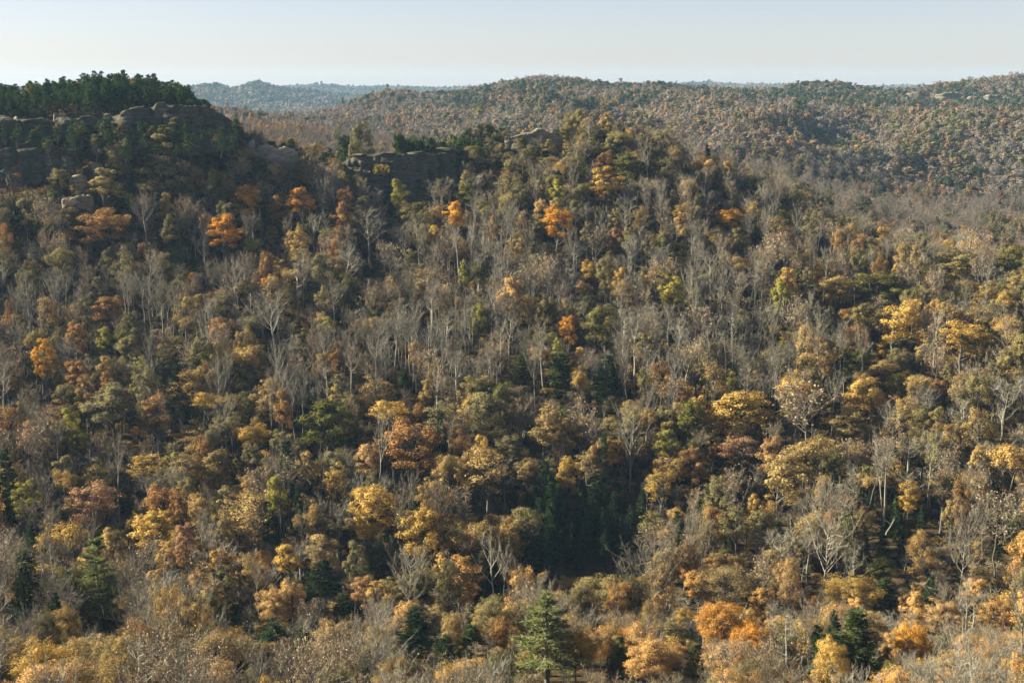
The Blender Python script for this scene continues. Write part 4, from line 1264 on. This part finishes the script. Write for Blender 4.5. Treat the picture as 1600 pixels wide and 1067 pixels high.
for u, d, H in [(852, 428, 21), (846, 438, 23), (858, 448, 22), (840, 452, 20), (868, 440, 22), (848, 462, 20)]:  # tall hemlocks added on the sunward side to shade the ravine hollow
    x = (u - CX) / 2222 * d * 1.0
    TREES.append(dict(x=x, y=d, z=float(ground(x, d)), H=H, rad=4.6, kind='hemlock', fam='hemlock', var=int(d) % 4, ch=H * .9, hero=None))
for u, d, vt, kind in [(583, 736, 254, 'yellow_poplar'), (591, 733, 258, 'yellow_poplar'), (599, 737, 255, 'golden_oak'), (607, 735, 256, 'yellow_poplar'), (590, 750, 250, 'yellow_poplar'), (602, 752, 250, 'yellow_poplar')]:  # bright leaf kinds put sunlit colour into the foliage behind the window
    a, b = ray(u, vt)
    z = float(ground(a * d, d))
    H = max(5.0, b * d - z)
    TREES.append(dict(x=a * d, y=d, z=z, H=H, rad=2.6, kind=kind, fam='round', var=1, ch=H * .8, hero=None))
for u, vt, kind, fam, w_ in [(250, 985, 'golden_oak', 'near_thin', 5), (190, 1000, 'bare_tree', 'near_bare', 5), (320, 1000, 'golden_oak', 'near_thin', 4.5), (60, 985, 'bare_tree', 'near_bare', 6), (400, 1010, 'brush_tree', 'near_brush', 5), (15, 930, 'olive_oak', 'near_thin', 4.5), (560, 1020, 'brush_tree', 'near_brush', 5)]:
    for d in range(100, 260, 4):
        a, b = ray(u, vt)
        H = b * d - float(ground(a * d, d))
        if 5 < H < 10.5:
            TREES.append(dict(x=a * d, y=d, z=float(ground(a * d, d)), H=H, rad=w_ * .8, kind=kind, fam=fam, var=prnd.randrange(3), ch=H * .8, hero=None))
            break
for k, u in enumerate([618, 629, 640, 652, 664, 674, 686, 697, 708, 718, 541, 549, 556]):
    d = 708.5 + (k % 3) * 2.2
    x = (u - CX) / 2190 * d
    H = prnd.uniform(8.5, 12.5)
    kind = prnd.choice(['pine', 'pine', 'pine', 'olive_oak', 'green_oak'])
    z = float(ground(x, d))
    H = max(H, at(u, 244 - H * 2.9, d)[2] - z)           # it clears the rim of the wall
    TREES.append(dict(x=x, y=d, z=z, H=H, rad=min(3.6, H * .3), kind=kind, fam='pine' if kind == 'pine' else 'round', var=k % 5, ch=H * .75, hero=None))
for u, d, vt, kind, fam in [(533, 690, 238, 'olive_oak', 'round'), (542, 687, 252, 'green_oak', 'tall'), (552, 690, 262, 'olive_oak', 'thin'), (545, 684, 275, 'bare_tree', 'bare'), (566, 688, 282, 'olive_oak', 'thin'), (690, 690, 252, 'olive_oak', 'thin'), (706, 688, 248, 'bare_tree', 'bare'), (722, 694, 240, 'olive_oak', 'tall'), (678, 686, 262, 'bare_tree', 'bare'),
                            (812, 726, 212, 'olive_oak', 'thin'), (842, 724, 214, 'bare_tree', 'bare'), (856, 722, 216, 'olive_oak', 'tall'), (830, 720, 222, 'olive_oak', 'round')]:
    a, b = ray(u, vt)
    z = float(ground(a * d, d))
    H = min(19.0, max(5.0, b * d - z))
    TREES.append(dict(x=a * d, y=d, z=z, H=H, rad=min(4.2, H * .24), kind=kind, fam=fam, var=u % 4, ch=H * .65, hero=None))
# young trees that close the near lip of the ravine
for u, d, vt, kind in [(868, 344, 918, 'tan_oak'), (905, 346, 906, 'olive_oak'), (925, 350, 902, 'tan_oak'), (985, 352, 880, 'olive_oak'), (1000, 356, 868, 'tan_oak'), (965, 350, 890, 'copper_oak')]:
    a, b = ray(u, vt)
    z = float(ground(a * d, d))
    H = min(20.0, max(5.0, b * d - z))
    TREES.append(dict(x=a * d, y=d, z=z, H=H, rad=4.0, kind=kind, fam='near_round', var=u % 3, ch=H * .7, hero=None))
# dark hemlocks added in the ravine and gully to deepen their shade
for u, v, H in [(845, 800, 16), (870, 790, 18), (905, 800, 17), (930, 790, 19), (960, 800, 18), (985, 815, 15), (890, 840, 12), (865, 845, 13), (1000, 790, 15), (1360, 790, 13), (1400, 800, 14), (1330, 800, 13), (1440, 810, 12), (700, 760, 13), (800, 790, 15), (825, 800, 15), (815, 840, 12), (840, 820, 14), (790, 830, 12), (885, 815, 17), (915, 825, 17), (945, 820, 16), (970, 830, 14), (855, 770, 17), (940, 850, 13), (905, 860, 12), (1380, 840, 12), (1410, 845, 12), (1350, 850, 11)]:
    a, b = ray(u, v)
    dd = np.arange(395., 500.)
    g = ground(a * dd, dd) + H * .6
    k = np.nonzero(b * dd < g)[0]
    k = k[0] if len(k) else 40
    TREES.append(dict(x=a * dd[k], y=dd[k], z=float(ground(a * dd[k], dd[k])), H=H, rad=H * .2, kind='hemlock', fam='hemlock', var=prnd.randrange(4), ch=H * .95, hero=None))

# what each tree shows: paint crowns from near to far on a coarse grid
TREES.sort(key=lambda t: t['y'])
cov = np.zeros((267, 400))
for t in TREES:
    uc, vc, fc = project(t['x'], t['y'], t['z'] + t['H'] - t['ch'] / 2)
    a, b = max(1.0, t['rad'] / fc * F_PX / 4), max(1.0, t['ch'] / 2 / fc * F_PX / 4)
    cu, cv = uc / 4, vc / 4
    x0, x1, y0, y1 = int(max(0, cu - a)), int(min(400, cu + a + 1)), int(max(0, cv - b)), int(min(267, cv + b + 1))
    t['uv'] = (uc, vc); t['px'] = (2 * a * 4, 2 * b * 4)
    t['vis'] = 0.0
    if x1 <= x0 or y1 <= y0: continue
    yy, xx = np.mgrid[y0:y1, x0:x1]
    m = ((xx + .5 - cu) / a) ** 2 + ((yy + .5 - cv) / b) ** 2 <= 1
    sub = cov[y0:y1, x0:x1]
    t['vis'] = float(((1 - sub) * m).sum() * 16)
    t['share'] = t['vis'] / max(16.0, m.sum() * 16)
    sub[m] = 1 - (1 - sub[m]) * (1 - KIND[t['kind']][3])

CAP = 290
single, rest = [], []
by_kind = {}
for t in TREES:
    by_kind.setdefault(t['kind'], []).append(t)
for kind, ts in by_kind.items():
    ts.sort(key=lambda t: (t['hero'] is None, -t['vis']))
    n = 0
    for t in ts:
        if t['hero'] is not None or (n < CAP and t['vis'] > 130 and t.get('share', 0) > .16):
            single.append(t); n += 1
        else:
            rest.append(t)

# ---- names, labels
PHRASE = {
    'green_oak': ('green leaved oak', 'green oaks on the slopes'), 'olive_oak': ('olive leaved oak', 'olive oaks on the slopes'), 'tan_oak': ('tan leaved oak', 'tan oaks on the slopes'),
    'copper_oak': ('copper leaved oak', 'copper oaks on the near spur'), 'golden_oak': ('golden leaved oak', 'golden oaks on the slopes'), 'yellow_poplar': ('yellow green poplar', 'yellow green poplars on the slopes'), 'orange_maple': ('orange maple', 'orange maples on the slopes'),
    'rust_oak': ('rust brown oak', 'rust brown oaks on the slopes'), 'red_maple': ('pinkish red maple', 'pinkish red maples on the slopes'), 'pine': ('dark ridge pine', 'pines along the ridge'),
    'white_pine': ('green white pine', 'white pines in the valley'), 'hemlock': ('dark hemlock', 'hemlocks in the valley'), 'cedar': ('cone shaped cedar', 'cedars in the valley'),
    'bare_tree': ('bare grey tree', 'bare grey trees on the slopes'), 'brush_tree': ('twiggy brown tree', 'twiggy brown trees in the valley'),
}
CAT = {'bare_tree': 'bare tree', 'brush_tree': 'bare tree', 'pine': 'pine tree', 'white_pine': 'pine tree', 'hemlock': 'evergreen tree', 'cedar': 'evergreen tree'}
NAME = {'pine': 'ridge_pine', 'hemlock': 'hemlock_tree', 'cedar': 'cedar_tree', 'brush_tree': 'twiggy_tree', 'white_pine': 'white_pine', 'yellow_poplar': 'yellow_poplar'}
ORD = ['', 'second ', 'third ', 'fourth ', 'fifth ', 'sixth ', 'seventh ', 'eighth ', 'ninth ', 'tenth ', 'eleventh ', 'twelfth ', 'thirteenth ', 'fourteenth ', 'fifteenth ', 'sixteenth ', 'seventeenth ', 'eighteenth ',
       'nineteenth ', 'twentieth ']
marks = [(t['uv'], HEROES[t['hero']][7]) for t in single if t['hero'] is not None]
marks += [((60, 205), 'the left cliff'), ((596, 266), 'the rock window'), ((830, 205), 'the rock cap'), ((425, 237), 'the tan ledge on the saddle'), ((275, 150), 'the right end of the cliff'), ((150, 170), 'the sunlit cliff top')]
mk_uv = np.array([m[0] for m in marks])
DIRS = ['right of', 'above and right of', 'above', 'above and left of', 'left of', 'below and left of', 'below', 'below and right of']
cells = {}
for t in single:
    if t['hero'] is not None:
        t['label'] = HEROES[t['hero']][6]
        continue
    d = mk_uv - np.array(t['uv'])
    i = int(np.argmin(np.hypot(d[:, 0], d[:, 1])))
    du, dv = -d[i, 0], -d[i, 1]
    sec = int(round(math.atan2(-dv, du) / (math.pi / 4))) % 8
    ratio = t['H'] / (2 * t['rad'])
    look = 'tall narrow ' if ratio > 2.7 else ('broad ' if ratio < 1.75 else '')
    if t['kind'] in ('pine', 'hemlock', 'cedar'):
        look = 'slender ' if ratio > 2.45 else ''
    cells.setdefault((i, sec, t['kind'], look), []).append((float(np.hypot(du, dv)), t))
for (i, sec, kind, look), ts in cells.items():
    ts.sort(key=lambda p: p[0])
    for k, (_d, t) in enumerate(ts):
        if len((look + PHRASE[kind][0] + ' ' + DIRS[sec] + ' ' + marks[i][1]).split()) > 14:
            look = look.split(' ')[-2] + ' ' if look.count(' ') > 1 else look
        t['label'] = f"{ORD[min(k, 19)]}{look}{PHRASE[kind][0]} {DIRS[sec]} {marks[i][1]}" if k else (f"nearest {look}{PHRASE[kind][0]} {DIRS[sec]} {marks[i][1]}" if len(ts) > 1 else f"{look}{PHRASE[kind][0]} {DIRS[sec]} {marks[i][1]}")

for t in single:
    kind = t['kind']
    r_ = random.Random(int(t['x'] * 91 + t['y'] * 577))
    loc, rz = (t['x'], t['y'], t['z'] - .2), r_.uniform(0, 6.28)
    name = NAME.get(kind, kind)
    tm, cm, H, Rc = part_meshes(kind, t['fam'], t['var'])
    k = (1.35 if kind in ('white_pine', 'cedar', 'hemlock') else 1.08) if t['hero'] is not None else 1.0
    sc = (t['rad'] / Rc * k * r_.uniform(.95, 1.05), t['rad'] / Rc * k * r_.uniform(.95, 1.05), t['H'] / H)
    e = link(name)
    e.location = loc
    e.rotation_euler = (r_.gauss(0, .045), r_.gauss(0, .045), rz)
    e.scale = sc
    e.empty_display_size = .3
    tag(e, t['label'], CAT.get(kind, 'tree'), PHRASE[kind][1])
    tint = (.86 + .28 * r_.random()) * (1.3 if kind == 'white_pine' else 1)  # white pine colour brightened to make up for the shade on it
    for nm, me in (('trunk', tm), ('crown', cm)):
        o = link(nm, me, e)
        o.color = (tint, tint, tint, 1)

print('single', len(single), 'rest', len(rest), {k: sum(1 for t in single if t['kind'] == k) for k in by_kind})


# ------------------------------------------------------------------ woods that nobody could count: points that carry tree meshes
def wood(name, label, meshes, pts, rot, scale, var):
    src = bpy.data.collections.new(name + '_kinds')                  # not linked to the scene: only a source of shapes
    for i, me in enumerate(meshes):
        o = bpy.data.objects.new(f'{i:03d}_{name}_shape', me)
        src.objects.link(o)
    me = bpy.data.meshes.new(name)
    n = len(pts)
    me.vertices.add(n)
    me.vertices.foreach_set('co', np.asarray(pts, np.float32).ravel())
    a = me.attributes.new('rot', 'FLOAT_VECTOR', 'POINT'); a.data.foreach_set('vector', np.asarray(rot, np.float32).ravel())
    a = me.attributes.new('size', 'FLOAT_VECTOR', 'POINT'); a.data.foreach_set('vector', np.asarray(scale, np.float32).ravel())
    a = me.attributes.new('shape', 'INT', 'POINT'); a.data.foreach_set('value', np.asarray(var, np.int32))
    me.update()
    o = link(name, me)
    tag(o, label, None, None, 'stuff')
    ng = bpy.data.node_groups.new(name, 'GeometryNodeTree')
    ng.interface.new_socket('Geometry', in_out='INPUT', socket_type='NodeSocketGeometry')
    ng.interface.new_socket('Geometry', in_out='OUTPUT', socket_type='NodeSocketGeometry')
    N, L = ng.nodes, ng.links
    gi, go = N.new('NodeGroupInput'), N.new('NodeGroupOutput')
    ci = N.new('GeometryNodeCollectionInfo')
    ci.inputs['Collection'].default_value = src
    ci.inputs['Separate Children'].default_value = True
    ci.inputs['Reset Children'].default_value = True
    ip = N.new('GeometryNodeInstanceOnPoints')
    ip.inputs['Pick Instance'].default_value = True

    def attr(nm, tp):
        x = N.new('GeometryNodeInputNamedAttribute')
        x.data_type = tp
        x.inputs['Name'].default_value = nm
        return x.outputs['Attribute']
    L.new(gi.outputs[0], ip.inputs['Points'])
    L.new(ci.outputs[0], ip.inputs['Instance'])
    L.new(attr('shape', 'INT'), ip.inputs['Instance Index'])
    L.new(attr('rot', 'FLOAT_VECTOR'), ip.inputs['Rotation'])
    L.new(attr('size', 'FLOAT_VECTOR'), ip.inputs['Scale'])
    L.new(ip.outputs[0], go.inputs[0])
    md = o.modifiers.new('woods', 'NODES')
    md.node_group = ng
    return o


def wood_of(trees, name, label):
    meshes, index, P, Rr, S, V = [], {}, [], [], [], []
    for t in trees:
        key = (t['kind'], t['fam'], t['var'] % 3)
        me, H, Rc = whole_mesh(*key)
        if key not in index:
            index[key] = len(meshes); meshes.append(me)
        P.append((t['x'], t['y'], t['z'] - .2)); Rr.append((prnd.gauss(0, .025), prnd.gauss(0, .025), prnd.uniform(0, 6.28)))
        S.append((t['rad'] / Rc, t['rad'] / Rc, t['H'] / H)); V.append(index[key])
    if P:
        wood(name, label, meshes, P, Rr, S, V)


wood_of(rest, 'woodland', 'crowded trees filling the gaps of the near valley slopes')

# undergrowth: saplings and leafy brush on the forest floor
ug = scatter(150, 760, lambda y: 4.6, 77)
ug = ug[(np.abs(ug[:, 0]) < ug[:, 1] * .56)]
uz = ground(ug[:, 0], ug[:, 1])
shrub_kinds = [('tan_oak', 'thin'), ('golden_oak', 'thin'), ('olive_oak', 'thin'), ('rust_oak', 'thin'), ('bare_tree', 'bare'), ('brush_tree', 'bare_leafy'), ('hemlock', 'hemlock')]
shr = []
for (x, y), z in zip(ug, uz):
    u, v, f = project(x, y, z)
    if 372 < y < 440 and 840 < u < 1010: continue
    if 545 < u < 730 and 694 < y < 712: continue
    k = prnd.choices(range(7), [.9, .35, 1.0, .5, 1.2, 1.0, .6])[0]
    kind, fam = shrub_kinds[k]
    if y < 345 and prnd.random() < .55: continue
    H = prnd.uniform(2.5, 6.5)
    if kind != 'hemlock' and blocks_gap(x, y, z, H * .6, 1): continue
    shr.append(dict(x=x, y=y, z=z - H * .12, H=H, rad=H * prnd.uniform(.3, .5), kind=kind, fam=fam, var=prnd.randrange(3)))
wood_of(shr, 'undergrowth', 'low saplings and leafy brush under the trees')


def hidden(x, y, z):
    """whether the canopy between here and the camera hides the point"""
    t = np.linspace(.18, .985, 60)[None, :]
    X, Y, Zs = x[:, None] * t, y[:, None] * t, z[:, None] * t
    g = ground(X, Y) + canopy_h(Y) * .75
    return (g > Zs + 3).any(axis=1)


def far_wood(name, label, d0, d1, spacing, fams, seed, arange, keep_hidden=0.0, hscale=1.0):
    r = np.random.default_rng(seed)
    P = []
    y = d0
    while y < d1:
        sp = spacing(y)
        lo, hi = arange[0] * y, arange[1] * y
        n = int((hi - lo) / sp)
        P.append(np.column_stack([lo + (np.arange(n) + .5 + r.uniform(-.5, .5, n)) * sp, y + r.uniform(-.5, .5, n) * sp]))
        y += sp
    P = np.concatenate(P)
    z = ground(P[:, 0], P[:, 1])
    ok = np.concatenate([~hidden(P[k:k + 4000, 0], P[k:k + 4000, 1], z[k:k + 4000] + 13) for k in range(0, len(P), 4000)])
    ok &= ~((P[:, 1] < 960) & (P[:, 0] < -.2 * P[:, 1]))          # the back of the pine hill carries only its pines
    P, z = P[ok], z[ok]
    meshes, off = [], []
    for fam, kind, lm, _w, _d in fams:
        nvar = min(len(VARIANTS[fam]), 4 if d0 == 795 else 8)
        off.append((len(meshes), nvar))
        meshes += [whole_mesh(kind + lm.name, fam, k, lm, M_BARK_MID)[0] for k in range(nvar)]
    n = len(P)
    row = project(P[:, 0], P[:, 1], z + 12)[1]
    b = [fbm(P[:, 0] / 130 + 9 * k, P[:, 1] / 200, 61 + 5 * k, 3) for k in range(len(fams))]
    wts = np.array([f[3] for f in fams])[:, None] * np.exp(3.0 * np.array(b))
    dark = np.array([f[4] for f in fams])[:, None]
    crest = ((row < 172) & (row > 124)) * (vnoise(P[:, 0] / 210, P[:, 1] / 210, 91) > -.45)
    wts = wts * np.where(dark, 1 + 16.0 * crest[None, :], 1.0)
    cum = np.cumsum(wts / wts.sum(0), 0)
    f = (r.uniform(size=n)[None, :] > cum).sum(0).clip(0, len(fams) - 1)
    off = np.array(off)
    var = off[f, 0] + (r.uniform(size=n) * off[f, 1]).astype(int)
    H = r.lognormal(0, .2, n) * hscale
    wdt = r.lognormal(.16, .24, n) * hscale
    if d0 == 1450:
        H = H * np.interp(P[:, 1], [2280, 2420], [1, .75])
    rot = np.column_stack([np.zeros(n), np.zeros(n), r.uniform(0, 6.28, n)])
    pts = np.column_stack([P, z - .5])
    wood(name, label, meshes, pts, rot, np.column_stack([wdt, wdt, H]), var)
    print(name, n)


def far_mat(nm, cols, trans=.2):
    return leaf_mat(nm, cols, trans=trans, jitter=.35, hue=.015)


F_EG = far_mat('far_evergreen', [(0.040, 0.056, 0.028), (0.055, 0.068, 0.032), (0.07, 0.08, 0.036)], .15)
F_OLIVE = far_mat('far_olive', [(0.12, 0.115, 0.05), (0.155, 0.135, 0.055), (0.19, 0.155, 0.065)])
F_TAN = far_mat('far_tan', [(0.25, 0.155, 0.08), (0.22, 0.14, 0.075), (0.28, 0.165, 0.075)])
F_ORANGE = far_mat('far_orange', [(0.32, 0.175, 0.09), (0.28, 0.15, 0.09), (0.30, 0.19, 0.085)])
F_BROWN = far_mat('far_brown', [(0.16, 0.115, 0.075), (0.19, 0.13, 0.085)])
F_BARE = far_mat('far_bare_twigs', [(0.21, 0.165, 0.135), (0.17, 0.14, 0.115), (0.24, 0.19, 0.155)], 0)
FAMS = [('far', 'olive', F_OLIVE, .6, 0), ('far', 'tan', F_TAN, .6, 0), ('far', 'orange', F_ORANGE, .08, 0), ('far', 'brown', F_BROWN, .25, 0), ('far_thin', 'bare', F_BARE, 3.0, 0), ('far', 'evergreen', F_EG, .28, 1)]
FAMS2 = [('distant', k, m, w, d) for _f, k, m, w, d in FAMS]
KIND.update({k + m.name: (None, None, M_BARK_MID, 1) for _f, k, m, w, d in FAMS})
MIDF = [('round', 'olive', F_OLIVE, 1.1, 0), ('thin', 'tan', F_TAN, .7, 0), ('thin', 'orange', F_ORANGE, .07, 0), ('tall', 'brown', F_BROWN, .3, 0), ('bare', 'bare', F_BARE, 1.2, 0), ('round', 'evergreen', F_EG, .3, 0)]
far_wood('side_valley_woods', 'grey and tan woods in the side valley just beyond the near crest', 795, 1450, lambda y: 7.8, MIDF, 8, (-.55, .55), hscale=.95)
far_wood('far_woods', 'autumn woods on the hills beyond the near crest', 1450, 2820, lambda y: np.interp(y, [1450, 2800], [7.2, 8.4]), FAMS, 3, (-.55, .55))
far_wood('distant_woods', 'hazy blue woods on the farthest ridges', 4600, 9000, lambda y: np.interp(y, [4600, 9000], [15, 21]), FAMS2, 4, (-.36, .30), hscale=1.3)


# ------------------------------------------------------------------ fallen and dead wood
def log_between(name, p, q, r0, r1, label, seed, cat='dead tree', stubs=4):
    r = np.random.default_rng(seed)
    p, q = np.array(p), np.array(q)
    e = thing(name, p, label, cat)
    g = Geo()
    t = np.linspace(0, 1, 7)[:, None]
    pts = (q - p) * t + r.normal(size=(7, 3)) * .12
    g.tube(pts, np.linspace(r0, r1, 7), 6)
    link('trunk', g.mesh('dead_trunk', M_DEAD, True), e)
    g2 = Geo()
    for k in range(stubs):
        i = r.integers(2, 6)
        d = unit(unit(q - p) * .5 + r.normal(size=3) * .6)
        g2.tube([pts[i], pts[i] + d * r.uniform(.8, 2.0), pts[i] + d * 2.6 + r.normal(size=3) * .3], [r1 * .9, r1 * .6, .03], 4)
    link('branch', g2.mesh('dead_branch', M_DEAD, True), e)


log_between('fallen_log', at(1384, 836, 398), at(1398, 810, 400), .25, .1, 'pale dead trunk leaning in the dark gully above the many trunked tree', 1)
log_between('fallen_log', at(1418, 905, 352), at(1455, 918, 350), .22, .08, 'fallen pale trunk at the foot of the many trunked tree', 3)
log_between('dead_snag', at(1155, 968, 300), at(1167, 945, 300), .15, .06, 'short white snag beside the glowing orange oak', 5, stubs=2)
log_between('dead_snag', at(313, 158, 715), at(312, 126, 715), .18, .05, 'thin bare pole sticking up past the pines at the right end of the hilltop', 6, stubs=2)

# ------------------------------------------------------------------ air
HAZE = 3.4e-5
zmin = min(float(TAB.min()) - 30, -190)
zt = 75.0
x0, x1, y0, y1 = -6400.0, 6400.0, -260.0, 10000.0
v = [(x, y, z) for x in (x0, x1) for y in (y0, y1) for z in (zmin, zt)]
q = [(0, 1, 3, 2), (4, 6, 7, 5), (0, 4, 5, 1), (2, 3, 7, 6), (0, 2, 6, 4), (1, 5, 7, 3)]
mh, N, L = new_mat('haze_air')
pv = N.new('ShaderNodeVolumePrincipled')
pv.inputs['Density'].default_value = HAZE
pv.inputs['Color'].default_value = (0.44, 0.68, 1.0, 1)
pv.inputs['Anisotropy'].default_value = 0.1
out = N.new('ShaderNodeOutputMaterial')
L.new(pv.outputs[0], out.inputs['Volume'])
tag(link('haze', make_mesh('haze', v, q, mats=(mh,))), 'thin blue autumn haze over the hills', None, None, 'stuff')
